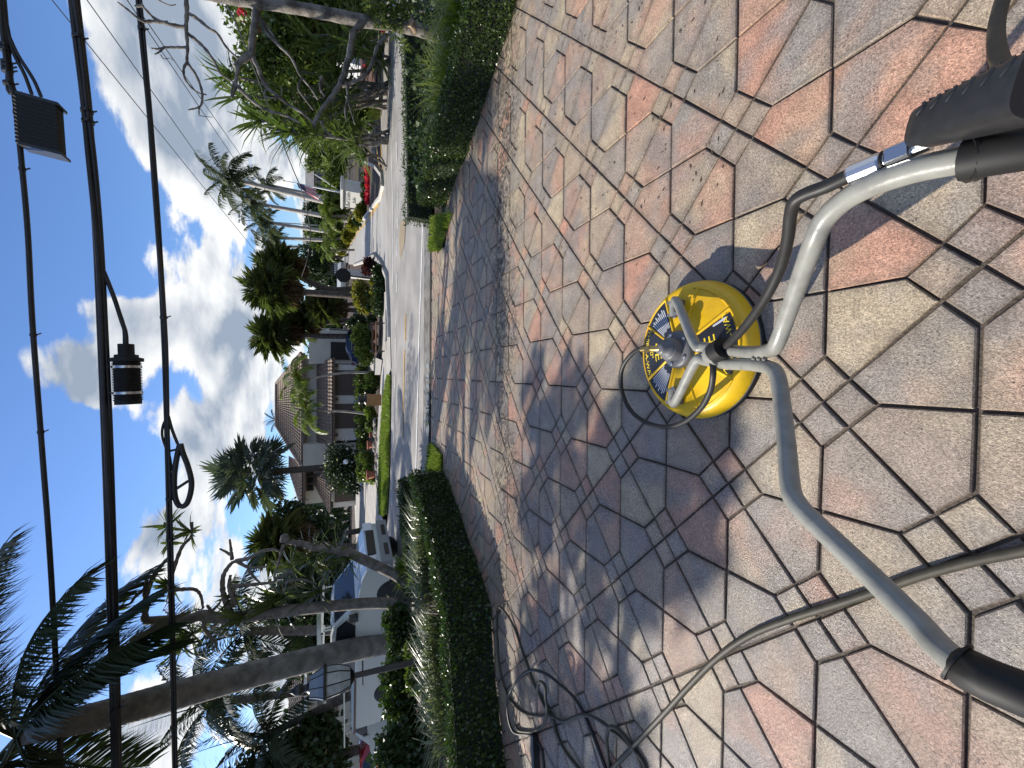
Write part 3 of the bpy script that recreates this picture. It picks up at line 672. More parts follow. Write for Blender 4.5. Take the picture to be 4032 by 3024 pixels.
hose('garden_hose', 'thin tan hose lying in tangled loops by the left hedge', [rg(1390,1560),rg(1370,1440),rg(1290,1330,.012),rg(1180,1220,.02),rg(1050,1110,.03),rg(930,1080,.03),rg(800,1130,.02),rg(740,1110,.02),rg(690,1080,.03),rg(560,1092,.012),rg(450,1040,.012),rg(370,930),rg(318,760),rg(300,560),rg(296,430),rg(312,325,.03),rg(345,300,.05),rg(385,360,.03),rg(430,470,.012),rg(500,680),rg(570,870),rg(650,1000),rg(700,1090,.01),rg(720,1180),rg(760,1290),rg(830,1400),rg(930,1520)], .0105, HOSET)
hose('garden_hose', 'thin dark hose standing in a high loop above the tangle by the left hedge', [rg(1130,1600),rg(1118,1475),rg(1122,1330,.03),rg(1140,1210,.05),rg(1180,1150,.06),rg(1230,1180,.05),rg(1280,1290,.02),rg(1330,1400),rg(1400,1540)], .0105, HOSET)
hose('garden_hose', 'thin dark hose curled into an upright teardrop loop beside the left hedge', [rg(640,1480),rg(620,1330),rg(560,1235,.02),rg(450,1215,.03),rg(425,1160,.05),rg(425,1050,.08),rg(465,925,.12),rg(560,800,.15),rg(655,728,.15),rg(740,760,.11),rg(800,850,.06),rg(860,950,.02),rg(920,1060),rg(1000,1240),rg(1090,1480),rg(1150,1640)], .0105, HOSEB)
hose('garden_hose', 'thin dark hose bent in a narrow upright loop inside the tangle', [rg(440,1165,.02),rg(470,1200,.02),rg(560,1205,.02),rg(660,1150,.04),rg(740,1030,.10),rg(790,920,.16),rg(795,830,.17),rg(755,800,.17),rg(710,870,.14),rg(692,980,.08),rg(700,1090,.02)], .0105, HOSET)
wn = thing('spray_wand', 'black spray wand lying beside the tangled hose', 'spray wand', rg(600,1400,0))
mb = MB(); a, b = rg(585,1225,.03), rg(600,1600,.03); mb.beam(a, b, .045, .05); mb.build('wand_body', BLACKM, wn)
mb = MB(); mb.tube([rg(640,1560,.03), rg(700,1700,.03)], .018, 8); mb.build('nozzle', BLACKM, wn)
dbm = MB()
for _ in range(2200):           # leaf bits and grit the wash has left
    x = random.uniform(-2.0,2.9); y = 3.75+random.gauss(0,.16)+.15*math.sin(x*1.3); s = random.uniform(.005,.017); a = random.random()*6.3
    if random.random() < .35: x, y = random.uniform(.6,3.2), random.uniform(1.2,4.5); s *= .7
    q = [Vector((x+s*k*math.cos(a+t), y+s*k*.6*math.sin(a+t), dz(y)+.002+random.random()*.003)) for t, k in ((0,1.5),(1.6,.7),(3.1,1.4),(4.7,.6))]
    dbm.add(q, [(0,1,2,3)])
setp(dbm.build('leaf_debris', mat('debris', (.045,.033,.024), .8, (.10,.06,.03), 20, 2)), 'small black leaf bits scattered in a line across the driveway', None, None, 'stuff')

# ------------------------------------------------------------------ hedges and beds by the driveway
def hedge(name, label, base, tops, width, h, n, leaf=.035, m=LEAF_HEDGE, group=None, side=1, cat='hedge', bump_=.03):
    """clipped hedge along polyline base (near foot line), width to the left of travel (side)"""
    P = [Vector(p) for p in base]; Q = []
    for i, p in enumerate(P):
        t = (P[min(i+1,len(P)-1)]-P[max(i-1,0)]); t.z = 0; t.normalize(); Q.append(p+Vector((-t.y, t.x, 0))*width*side)
    up_ = Vector((0,0,h)); root = thing(name, label, cat, P[0], 0, group)
    P_i = [P[0].lerp(P[1],.06)]+P[1:-1]+[P[-1].lerp(P[-2],.06)]; Q_i = [Q[0].lerp(Q[1],.06)]+Q[1:-1]+[Q[-1].lerp(Q[-2],.06)]
    rings = [[p+(q-p)*.14, q+(p-q)*.14, q+(p-q)*.16+up_*.92, p+(q-p)*.16+up_*.92] for p, q in zip(P_i, Q_i)]
    mb = MB(); mb.loft(rings); mb.build('dark_core', mat('hedge_inner_shade', (.012,.016,.008), .9), root)  # solid near-black box standing in for the shade inside the hedge
    faces = []
    for i in range(len(P)-1):
        faces += [(P[i],P[i+1],P[i+1]+up_,P[i]+up_), (P[i]+up_,P[i+1]+up_,Q[i+1]+up_,Q[i]+up_), (Q[i+1],Q[i],Q[i]+up_,Q[i+1]+up_)]
    faces += [(P[0],P[0]+up_,Q[0]+up_,Q[0]), (P[-1],Q[-1],Q[-1]+up_,P[-1]+up_)]
    F4 = np.array([[tuple(v) for v in f] for f in faces]); e1, e2 = F4[:,1]-F4[:,0], F4[:,3]-F4[:,0]
    nr = np.cross(e1, e2); ar = np.linalg.norm(nr, axis=1); nr = unit(nr); cen = np.array([tuple(v) for v in P+Q]).mean(0)+np.array([0,0,h/2])
    sg = np.sign(((F4.mean(1)-np.array([np.array(list(P[min(i//3,len(P)-1)]+(Q[min(i//3,len(P)-1)]-P[min(i//3,len(P)-1)])*.5+up_*.5)) for i in range(len(F4))]))*nr).sum(1)); nr = nr*np.where(sg==0,1,sg)[:,None]
    t0_, t1_ = (P[0]-P[1]).normalized(), (P[-1]-P[-2]).normalized()
    for q_, t_ in ((-2, t0_), (-1, t1_)):
        if np.dot(nr[q_], np.array(tuple(t_))) < 0: nr[q_] = -nr[q_]
    idx = RNG.choice(len(F4), n, p=ar/ar.sum()); u, v = RNG.random((n,1)), RNG.random((n,1))
    pt = (F4[idx,0]*(1-u)+F4[idx,1]*u)*(1-v)+(F4[idx,3]*(1-u)+F4[idx,2]*u)*v
    wob = bump_*np.sin(pt[:,:1]*7.1+pt[:,2:]*5)*np.sin(pt[:,1:2]*6.3+1)
    pt = pt+nr[idx]*(wob+RNG.normal(size=(n,1))*.014-.012)
    sh_ = RNG.random(n) < .035; pt = pt+nr[idx]*(sh_*RNG.random(n)*.075)[:,None]
    D = unit(nr[idx]*.55+RNG.normal(size=(n,3))*.65+np.array([0,0,.25])); S = leaf*(.45+1.0*RNG.random(n)**1.4)
    V, F = leaf_arrays(pt-np.array(tuple(root.location)), D, nr[idx]+RNG.normal(size=(n,3))*.6, S, S*.36)
    put('foliage', np_mesh('foliage', V, F, m), root); return root
def gl(*pts): return [gr(x, y) for x, y in pts]
# left: clipped hedge along the driveway, then a bed of striped grass, then a second hedge
lb = gl((1744,1846),(1800,1985),(1850,2130),(1905,2290),(1934,2384),(1946,2600),(1990,3024),(2020,3300))
hedge('clipped_hedge', 'low clipped dark green hedge along the left edge of the driveway', lb, None, .20, .49, 24000, .034, side=-1)
lb2 = [Vector((-1.75,7.45,-.2)),Vector((-2.45,6.9,-.2)),Vector((-3.0,6.3,-.2))]
b2 = [gr(1662,1880,-.2), gr(1668,1990,-.2), gr(1680,2100,-.2), gr(1690,2200,-.2)]
hedge('clipped_hedge', 'short clipped hedge behind the striped grass at the road end of the left bed', b2, None, .22, .44, 6500, .034, side=-1)
# right hedges
rb = gl((2050,-60),(2040,0),(1960,250),(1880,500),(1800,700),(1752,825))
hedge('clipped_hedge', 'long clipped green hedge along the right edge of the driveway', [p for p in rb][::-1], None, .24, .42, 24000, .026, side=1)
fb = [Vector((3.4,7.55,-.2)), Vector((4.6,7.9,-.2)), Vector((6.2,8.5,-.2)), Vector((8.5,9.3,-.2))]
fb = [gr(1705,880,-.2), gr(1700,600,-.2), gr(1690,300,-.2), gr(1680,0,-.2), gr(1672,-250,-.2)]
hedge('clipped_hedge', 'narrow clipped hedge beside the road behind the long right hedge', fb, None, .24, .46, 12000, .03, side=1)
ll = MB()
for line in (lb, rb):
    for _ in range(260):
        i = random.randrange(len(line)-1); p = line[i].lerp(line[i+1], random.random()); p = p+Vector((random.gauss(0,.10)+(.07 if line is lb else -.07), random.gauss(0,.08), 0)); a = random.random()*6.3; s0 = random.uniform(.008,.02)
        ll.add([Vector((p.x+s0*k*math.cos(a+t), p.y+s0*k*math.sin(a+t), dz(p.y)+.004+random.random()*.006)) for t, k in ((0,1),(1.57,.4),(3.14,1),(4.7,.4))], [(0,1,2,3)])
setp(ll.build('leaf_litter', DEADLEAF), 'fallen brown leaves along the foot of the driveway hedges', None, None, 'stuff')
# bed soil between hedges
for pts in (((1735,870),(1800,720),(1880,520),(1960,270),(2040,20),(2060,-300),(1700,-300),(1705,400),(1712,850)), ((1700,1870),(1744,1860),(1850,2150),(1934,2400),(1990,3040),(2000,3300),(1600,3300),(1600,2700),(1640,2300),(1660,2000))):
    mb = MB(); P = [gr(x, y, -.17) for x, y in pts]; mb.add(P, [tuple(range(len(P)))]); setp(mb.build('planting_bed', SOIL), kind='structure')
def tufts(name, label, centres, n, h, m, w=.006, spread=.12, droop=.9, cat='grass clump', group=None, rr=.03):
    P, D = [], []
    C_ = np.array([tuple(c) for c in centres]); idx = RNG.integers(0, len(C_), n)
    a = RNG.random(n)*2*math.pi; e = RNG.random(n)
    d0 = np.stack([np.cos(a)*(.25+.5*e), np.sin(a)*(.25+.5*e), np.ones(n)], 1); d0 = unit(d0)
    base = C_[idx]+np.stack([np.cos(a), np.sin(a), np.zeros(n)], 1)*spread*RNG.random((n,1))
    Lh = h*(.6+.6*RNG.random(n)); side = unit(np.cross(d0, np.array([0,0,1])))*w
    m1 = base+d0*Lh[:,None]*.55; d1 = unit(d0+np.stack([np.cos(a)*droop, np.sin(a)*droop, -droop*.55*np.ones(n)], 1)); m2 = m1+d1*Lh[:,None]*.5
    V = np.stack([base-side*.7, base+side*.7, m1+side, m1-side, m2], 1).reshape(-1,3); o5 = np.arange(n)[:,None]*5
    F = np.concatenate([o5+np.array([[0,1,2,3]]), o5+np.array([[3,2,4,4]])], 0)
    # second face is a triangle: build with degenerate-free tris
    F = np.concatenate([o5+np.array([[0,1,2]]), o5+np.array([[0,2,3]]), o5+np.array([[3,2,4]])], 0)
    return V, F
def clump(name, label, cat, cs, n, h, m, **k):
    V, F = tufts(name, label, cs, n, h, m, **k); loc = Vector(cs[0]); o = put(name, np_mesh(name, V-np.array(tuple(loc)), F, m), None, loc); return setp(o, label, cat, k.get('group'))
# striped grass in the left bed
lab = ['variegated grass clump in the left bed nearest the road', 'variegated grass clump at the foot of the leaning root-legged trunk', 'variegated grass clump between the straight trunk and the lamp post', 'variegated grass clump spilling over the hedge left of the lamp post']
px = [[(1730,1985),(1735,2040),(1740,2100)], [(1745,2160),(1750,2210),(1755,2260)], [(1765,2400),(1775,2450),(1785,2500),(1780,2550)], [(1800,2610),(1810,2680),(1815,2750),(1820,2820)]]
for l_, pxs in zip(lab, px):
    cs = [gr(x, y, -.17)+Vector((-.30+random.uniform(-.12,.12), .22+random.uniform(-.12,.12), 0)) for x, y in pxs for _ in range(4)]
    clump('variegated_grass', l_, 'grass clump', cs, 420, .70, LEAF_LIRI, w=.009, spread=.20, group='variegated grass clumps in the left bed')
for l_, pxs in (('feathery grass growing over the right hedge below the bare tree', [(1900,300),(1890,360),(1875,420),(1862,470)]), ('feathery grass on the right hedge at the edge of the picture', [(1965,20),(1950,100),(1935,170)])):
    cs = [gr(x, y)+Vector((.34+random.uniform(-.05,.15), .25+random.uniform(-.1,.15), .0)) for x, y in pxs for _ in range(4)]
    clump('feathery_grass', l_, 'grass clump', cs, 520, .78, LEAF_BRT, w=.0065, spread=.18, group='feathery grasses over the right hedge')
def shrub(name, label, cen, rs, n, size, m, cat='shrub', group=None, asp=.42, flowers=None, stemz=None):
    """several overlapping leaf clumps on stems"""
    cen = [Vector(c) for c in cen]; base = Vector((cen[0].x, cen[0].y, (stemz if stemz is not None else min(c.z-r for c, r in zip(cen, rs)))))
    root = thing(name, label, cat, base, 0, group)
    V, F = blob_leaves([tuple(c-base) for c in cen], rs, n, size, shell=.35, asp=asp); put('foliage', np_mesh('foliage', V, F, m), root)
    mb = MB()
    for c, r in zip(cen, rs): mb.tube([base, base.lerp(c, .6)+Vector((random.uniform(-.1,.1)*r,random.uniform(-.1,.1)*r,0)), c+Vector((0,0,r*.3))], [max(.012,r*.05)]*3, 5)
    mb.build('stems', BARK_D, root)
    if flowers:
        fm, fn, fs = flowers; V, F = blob_leaves([tuple(c-base) for c in cen], [r*1.03 for r in rs], fn, fs, shell=.93, asp=.5); put('flowers', np_mesh('flowers', V, F, fm), root)['kind'] = 'stuff'
    return root
for l_, q, r_ in (('low dark leaves added as shade between the two right hedges nearest the road end', [(3.5,6.9),(3.7,6.3),(4.2,7.2)], .34), ('low dark leaves added as shade around the foot of the bare frangipani', [(4.3,6.2),(4.9,6.4),(4.2,5.5),(5.3,7.2)], .36), ('low dark leaves added as shade at the right edge of the picture between the hedges', [(4.3,4.7),(5.0,5.4),(5.9,6.3),(6.4,7.2)], .40)):  # dark leaves added over the soil to give the hedge gap its shade
    shrub('shade_fill', l_, [(x, y, -.05) for x, y in q], [r_]*len(q), 1500, .07, LEAF_DARK, group='dark leaves added as shade in the right bed', stemz=-.2)
def sh_px(name, label, pts, Y, n, size, m, **k):
    """clumps centred at photo pixels, radii in px, at distance Y"""
    return shrub(name, label, [at(x, y, Y+random.uniform(-.2,.2)*(r/FPX*Y)) for x, y, r in pts], [r/FPX*Y*1.02 for x, y, r in pts], n, size, m, **k)
sh_px('garden_shrub', 'glossy light green shrub behind the striped grass left of the tall palm', [(1560,2660,55),(1570,2760,60),(1600,2860,60),(1570,2560,35)], 8.2, 4200, .075, LEAF_HEDGE)
sh_px('garden_shrub', 'dark leafy shrub at the far left edge behind the hedge', [(1560,2960,80),(1620,3040,90),(1680,2940,60)], 7.0, 4200, .08, LEAF_DARK)
sh_px('garden_shrub', 'light green shrub between the straight trunk and the tall palm', [(1560,2440,50),(1580,2520,50),(1590,2470,50)], 8.6, 3000, .07, LEAF_HEDGE)
sh_px('garden_shrub', 'pale leafy groundcover in front of the tall palm foot', [(1630,2560,36),(1640,2620,36),(1640,2680,40)], 7.6, 2400, .06, LEAF_MID)
for l_, x, y, Y in (('spiky yellow green plant at the foot of the leaning trunk', 1555, 2250, 9.0), ('spiky green plant between the two root-legged trunks', 1600, 2300, 8.6), ('spiky green plant behind the straight trunk', 1530, 2430, 9.2)):
    c = at(x+50, y, Y); cs = [c+Vector((random.uniform(-.25,.25), random.uniform(-.15,.15), -.1)) for _ in range(3)]
    clump('spiky_plant', l_, 'plant', cs, 110, .5, LEAF_BRT, w=.028, spread=.05, droop=.6)

# ------------------------------------------------------------------ palms and trees
def frond_mesh(L, elev, droop, nl=34, lw=.018, ll=.42, sweep=.5, m=None, hang=.5, seed=0, rach=.02, twist=.0):
    rg_ = np.random.default_rng(seed); pts = [np.zeros(3)]; e = elev; k = 14
    for i in range(k):
        pts.append(pts[-1]+np.array([math.cos(e), 0, math.sin(e)])*L/k); e -= droop/k*(.5+i/k)
    pts = np.array(pts); t = np.linspace(.10, .99, nl); ti = t*k; i0 = np.minimum(ti.astype(int), k-1); fr = (ti-i0)[:,None]
    base = pts[i0]*(1-fr)+pts[i0+1]*fr; tan = unit(pts[i0+1]-pts[i0]); Vs, Fs, o = [], [], 0
    for sg in (-1, 1):
        n = nl; prof = np.sin(np.clip(t,.05,1)*math.pi*.86+.35)**.6; Ln = ll*(.35+.65*prof)*(.85+.3*rg_.random(n))
        d = unit(np.array([0,sg,0])*1.0+tan*sweep+np.array([0,0,-1])*(hang*(.6+.8*rg_.random((n,1))))+rg_.normal(size=(n,3))*.10)
        d2 = unit(d+np.array([0,0,-1])*(hang*1.1)); w = np.full((n,1), lw)
        s = unit(np.cross(d, np.array([.2,0,1.0])))
        m1 = base+d*Ln[:,None]*.5; m2 = m1+d2*Ln[:,None]*.5
        V = np.stack([base-s*w*.5, base+s*w*.5, m1+s*w, m1-s*w, m2], 1).reshape(-1,3); q = np.arange(n)[:,None]*5+o
        Fs += [q+np.array([[0,1,2]]), q+np.array([[0,2,3]]), q+np.array([[3,2,4]])]; Vs.append(V); o += len(V)
    # rachis as a thin three-sided stem
    rr = rach*(1-np.linspace(0,.85,k+1))[:,None]; ring = [pts+rr*np.array([[0,math.sin(a),math.cos(a)]]) for a in (0,2.1,4.2)]
    V = np.stack(ring, 1).reshape(-1,3)
    fs = []
    for i in range(k):
        for j in range(3):
            a, b, c_, d = i*3+j, i*3+(j+1)%3, (i+1)*3+(j+1)%3, (i+1)*3+j; fs += [(a,b,c_),(a,c_,d)]
    Fs.append(np.array(fs)+o); Vs.append(V)
    return np_mesh('frond', np.concatenate(Vs), np.concatenate(Fs), m)
def fan_mesh(R_, pet, nb=22, span=R(250), m=None, droop=.35, seed=0, w=.045, fold=.3):
    """palmate leaf on a stalk: stalk along +X, blades radiating"""
    rg_ = np.random.default_rng(seed); c = np.array([pet, 0, 0.0]); a = np.linspace(-span/2, span/2, nb)+rg_.normal(size=nb)*.03
    d = np.stack([np.cos(a), np.sin(a), np.full(nb,.12)+rg_.normal(size=nb)*.05], 1); d = unit(d); Ln = R_*(.72+.28*np.cos(a*.55))*(.9+.2*rg_.random(nb))
    s = unit(np.cross(d, np.array([0,0,1.0])))+np.stack([np.zeros(nb),np.zeros(nb),fold*(-1.0)**np.arange(nb)],1)
    m1 = c+d*Ln[:,None]*.55; d2 = unit(d+np.array([0,0,-droop])+rg_.normal(size=(nb,3))*.06); m2 = m1+d2*Ln[:,None]*.5
    V = np.stack([np.repeat(c[None],nb,0), m1+s*w*R_, m2, m1-s*w*R_], 1).reshape(-1,3); F = np.arange(nb*4).reshape(-1,4)
    F = np.concatenate([F[:,[0,1,2]], F[:,[0,2,3]]])
    P = np.array([[0,.012*R_,0],[0,-.012*R_,0],[pet,-.012*R_,.0],[pet,.012*R_,.0],[0,0,.02*R_],[pet,0,.02*R_]]); o = len(V)
    F = np.concatenate([F, np.array([[0,1,2],[0,2,3],[0,3,5],[0,5,4],[1,4,5],[1,5,2]])+o]); V = np.concatenate([V, P])
    return np_mesh('fan_leaf', V, F, m)
def blade_mesh(n, L, w, m, seed=0, up=.55, droop=.9):
    rg_ = np.random.default_rng(seed); a = rg_.random(n)*2*math.pi; e = rg_.random(n)*1.5-.35
    d = np.stack([np.cos(a)*np.cos(e), np.sin(a)*np.cos(e), np.sin(e)], 1); Ln = L*(.75+.4*rg_.random(n)); s = unit(np.cross(d, np.array([0,0,1.0])+rg_.normal(size=(n,3))*.2))*w
    m1 = d*Ln[:,None]*.35; m2 = d*Ln[:,None]*.7+np.array([0,0,-.05])*L; m3 = m2+unit(d+np.array([0,0,-droop*.4]))*Ln[:,None]*.32
    V = np.stack([-s*.6, s*.6, m1+s, m1-s, m2+s*.75, m2-s*.75, m3], 1).reshape(-1,3); q = np.arange(n)[:,None]*7
    F = np.concatenate([q+np.array([[0,1,2]]), q+np.array([[0,2,3]]), q+np.array([[3,2,4]]), q+np.array([[3,4,5]]), q+np.array([[5,4,6]])])
    return np_mesh('leaf_rosette', V, F, m)
def trunk_part(name, pts, rads, m, root, n=12, rings=False):
    mb = MB(); P = smooth_path(pts, 8); rr = np.interp(np.linspace(0,1,len(P)), np.linspace(0,1,len(rads)), rads)
    if rings: rr = [r*(1+.012*(i % 2)) for i, r in enumerate(rr)]
    mb.tube(P, list(rr), n); return mb.build(name, m, root)
FR = {}
def fronds_of(kind):
    if kind in FR: return FR[kind]
    if kind == 'royal': L = [frond_mesh(1, e, d, 46, .013, .30, .5, LEAF_ROYAL, .6, i, .014) for i, (e, d) in enumerate(((1.25,.9),(.9,1.3),(.5,1.5),(.1,1.5),(-.35,1.1)))]
    if kind == 'coco': L = [frond_mesh(1, e, d, 60, .010, .27, .55, LEAF_PALM, .6, i+9, .014) for i, (e, d) in enumerate(((1.2,.7),(.8,1.1),(.45,1.3),(.05,1.3),(-.4,1.0)))]
    if kind == 'arch': L = [frond_mesh(1, e, d, 40, .016, .30, .5, LEAF_BRT, .45, i+20, .014) for i, (e, d) in enumerate(((1.2,1.6),(.95,2.2),(.7,2.4),(.4,2.4)))]
    if kind == 'fan': L = [fan_mesh(.62, .45, 26, R(290), LEAF_FAN, .6, i, .026) for i in range(3)]
    if kind == 'silver': L = [fan_mesh(.50, .56, 26, R(290), LEAF_SILV, .35, i+5, .05) for i in range(3)]
    if kind == 'skirt': L = [fan_mesh(.6, .40, 14, R(150), DEADLEAF, 1.2, i+11) for i in range(2)]
    FR[kind] = L; return L
def pinnate_palm(name, label, base, top, r0, r1, kind, n, L, group=None, m=BARK, shaft=None, lean=0, rings=False, seed=0, azs=None, bend=None, cat='palm tree'):
    rd = random.Random(seed); base, top = Vector(base), Vector(top); root = thing(name, label, cat, base, 0, group)
    mid_ = base.lerp(top, .5)+(Vector(bend) if bend else Vector((0,0,0)))
    trunk_part('trunk', [base, mid_, top], [r0*1.15, r0, (r0+r1)/2, r1], m, root, 14, rings)
    if shaft: mb = MB(); d = (top-mid_).normalized(); mb.tube([top-d*.05, top+d*shaft*.6, top+d*shaft], [r1*1.05, r1*1.0, r1*.45], 12); mb.build('crownshaft', mat('green_shaft', (.11,.14,.045), .4, (.08,.10,.035), 6, 3), root); top = top+d*shaft*.85
    ms = fronds_of(kind); nv = len(ms)
    for i in range(n):
        k = int(i*nv/n); az = i*2.39996+rd.uniform(-.3,.3); put('frond', ms[k], root, top-base, (rd.uniform(-.25,.25), rd.uniform(-.12,.12), az), L*rd.uniform(.88,1.1))
    return root
def fan_palm(name, label, base, top, r0, kind, n, s, group=None, m=BARK_D, skirt=0, bend=None, seed=0, low=-.75, cat='palm tree'):
    rd = random.Random(seed); base, top = Vector(base), Vector(top); root = thing(name, label, cat, base, 0, group)
    trunk_part('trunk', [base, base.lerp(top,.5)+(Vector(bend) if bend else Vector((0,0,0))), top], [r0*1.1, r0, r0*.95], m, root, 12)
    ms = fronds_of(kind)
    for i in range(n):
        az = i*2.39996; f = (i+.5)/n; el = 1.35+(low-1.35)*f**.85; put('fan_leaf', ms[i % len(ms)], root, top-base+Vector((0,0,.1*s*(1-f))), Euler((rd.uniform(-.5,.5), -el, az), 'XYZ'), s*rd.uniform(.85,1.15))
    for i in range(skirt):
        az = i*2.39996; put('dead_leaf', fronds_of('skirt')[i % 2], root, top-base-Vector((0,0,.12*s)), Euler((rd.uniform(-.6,.6), 1.0+rd.random()*.45, az)), s*rd.uniform(.8,1.05))
    return root
def apx(x, y, Y): return at(x, y, Y)
def baseg(x, y, Y, z=RZ): p = at(x, y, Y); p.z = z; return p

# tall palm leaning on the left
tb = gr(1590,2510,-.2); tY = tb.y
tall = thing('tall_palm', 'tall smooth grey palm trunk leaning left with feathery fronds at the top left corner', 'palm tree', tb)
tp = [tb+Vector((0,0,-.1)), at(1530,2525,tY-.1), at(1250,2590,tY-.5), at(900,2680,tY-1.1), at(500,2790,tY-2.1), at(250,2850,tY-2.75), at(100,2888,tY-3.1)]
PALMTRUNK = mat('palm_trunk', (.21,.195,.17), .9, (.105,.097,.085), 5, 8, bump=.6, bscale=24)
P = smooth_path(tp, 22); mb = MB(); rr = np.interp(np.linspace(0,1,len(P)), [0,.08,.3,.6,.8,1], [.33,.28,.245,.235,.18,.13]); mb.tube(P, [r*(1.0 if i % 2 else 1.018) for i, r in enumerate(rr)], 20); mb.build('trunk', PALMTRUNK, tall)
tt = at(62,2905,tY-3.1)
for (az, el, dr, L, ro) in ((14,40,.6,3.5,.25),(-6,18,.9,3.8,.3),(-16,-4,.9,3.5,.1),(6,-26,.8,3.0,0),(-24,26,1.0,3.4,0),(28,58,.8,3.3,0),(172,40,1.0,3.3,.0),(196,18,1.2,3.3,0),(150,-8,1.2,3.0,0),(210,-30,.8,2.6,0),(30,-8,1.0,3.1,.2),(-4,-46,.6,2.7,.2),(22,-52,.7,2.5,.0),(-30,-30,.8,2.8,.1)):
    me = frond_mesh(L*.74, R(el), dr, 120, .016, .70, .6, LEAF_PALM, .42, int(az)+400, .032); put('frond', me, tall, tt-tb, (ro, 0, R(az)))

# screw pines with stilt roots and bare crooked crowns
def stilt_tree(label, root_px, Y, trunk_px, r0, crown, roots_n=10, group='screw pines on stilt roots in the left bed', rosettes=(), seed=3, name='screw_pine'):
    rd = random.Random(seed); b = baseg(*root_px, Y, -.2); root = thing(name, label, 'tree', b, 0, group)
    tp_ = [at(x, y, Y) for x, y in trunk_px]; n = len(tp_)
    trunk_part('trunk', tp_, [r0*1.05, r0, r0*.95, r0*.8, r0*.6], BARK, root, 12)
    for k in range(roots_n):
        a = 2*math.pi*k/roots_n+rd.random()*.3; st = tp_[0].lerp(tp_[1], rd.uniform(.0,.45)); rr_ = rd.uniform(.16,.34)
        e = Vector((b.x+math.cos(a)*rr_, b.y+math.sin(a)*rr_, -.22)); mb = MB(); mb.tube([st, st.lerp(e,.5)+Vector((math.cos(a)*.05, math.sin(a)*.05, .08)), e], [.026,.024,.022], 6); mb.build('stilt_root', BARK_D, root)
    for pts, r_ in crown:
        P_ = []
        for j, q in enumerate(pts): P_.append(at(q[0], q[1], Y+(q[2] if len(q) > 2 else 0)))
        mb = MB(); S = smooth_path(P_, 5); rr_ = [r_*(1-.55*i/len(S))*(1+.14*math.sin(i*2.7+r_*100)) for i in range(len(S))]; mb.tube(S, rr_, 7); mb.build('branch', BARK, root)
    for (x, y, dY, L, nn) in rosettes:
        me = blade_mesh(nn, L*.72, .026, LEAF_FAN, int(x+y)); put('leaf_rosette', me, root, at(x, y, Y+dY)-b)
    return root
def q3(x, y): return (x*1100/1782, 2000+y*1100/1782)       # coordinates read off an enlargement of the upper left
def q7(x, y): return (800+x*.4973, 2000+y*.4973)
crownA = [([q3(920,720),q3(930,600),q3(925,520),q3(935,460)], .055), ([q3(930,560),q3(960,480),q3(1010,390),q3(1080,310),q3(1090,270)], .045), ([q3(960,590),q3(1060,520),q3(1110,380),q3(1160,250),q3(1220,180),q3(1225,90)], .042), ([q3(1050,520),q3(1150,520),q3(1240,520),q3(1280,560),q3(1295,640)], .04), ([q3(920,520),q3(860,570),q3(830,610),q3(755,640)], .03), ([q3(1340,690),q3(1340,650),q3(1320,620)], .04), ([q3(1350,660),q3(1390,620),q3(1410,590)], .03), ([q3(1320,700),q3(1300,760),q3(1340,820),q3(1380,870),q3(1350,905)], .04), ([q3(1470,670),q3(1440,600),q3(1420,520),q3(1425,430),q3(1470,360),q3(1500,340)], .055), ([q3(1480,330),q3(1475,280),q3(1465,200)], .035), ([q3(1470,300),q3(1440,280),q3(1400,260)], .03), ([q3(1500,340),q3(1590,320),q3(1660,280),q3(1740,265),q3(1790,280)], .04), ([q3(1500,620),q3(1480,560),q3(1460,500),q3(1470,430)], .05), ([q3(1510,340),q3(1590,380),q3(1700,375)], .035), ([q3(1580,390),q3(1620,440),q3(1660,480)], .03), ([q3(1480,500),q3(1600,490),q3(1700,480),q3(1760,470)], .04), ([q7(640,590),q7(720,570),q7(800,570),q7(900,600)], .035), ([q3(1470,690),q3(1400,730),q3(1350,760)], .05), ([q3(1085,310),q3(1090,200),q3(1090,110)], .03)]
rosA = [(*q3(1080,110),0,.55,26),(*q3(1220,150),0,.5,22),(*q3(1090,220),.1,.45,20),(*q3(1100,490),0,.55,26),(*q3(760,650),0,.45,16),(*q3(1500,560),.1,.7,30),(*q3(1560,690),-.1,.9,40),(*q3(1230,800),.2,.8,34),(*q7(640,700),.1,.9,36),(*q7(560,780),.0,.9,36),(*q3(1170,880),.2,.7,28)]
stilt_tree('straight screw pine trunk on stilt roots with bare crooked branches above', (1660,2400), 8.9, [q7(1640,760),q7(1300,755),q7(800,800),q7(200,870),q7(0,850),q3(1200,705),q3(920,720)], .105, crownA, 12, rosettes=rosA, seed=3)
crownB = [([q7(1250,390),q7(1130,350),q7(1000,330)], .06), ([q7(650,260),q7(640,210)], .10), ([q7(860,310),q7(760,280),q7(650,270)], .08), ([q7(640,290),q7(620,340),q7(600,420),q7(560,560)], .035), ([q7(560,560),q7(640,540),q7(700,480)], .03)]
rosB = [(*q7(880,390),0,.95,46),(*q7(1080,340),.1,.9,40),(*q7(1150,400),.0,.85,34),(*q7(920,660),.2,.95,44),(*q7(700,450),.3,.8,30),(*q7(1000,480),.4,.8,30)]
stilt_tree('leaning screw pine trunk on stilt roots in front of the white pickup', (1665,2320), 8.9, [q7(1620,600),q7(1500,520),q7(1250,400),q7(1120,345),q7(860,315)], .105, crownB, 12, rosettes=rosB, seed=5)

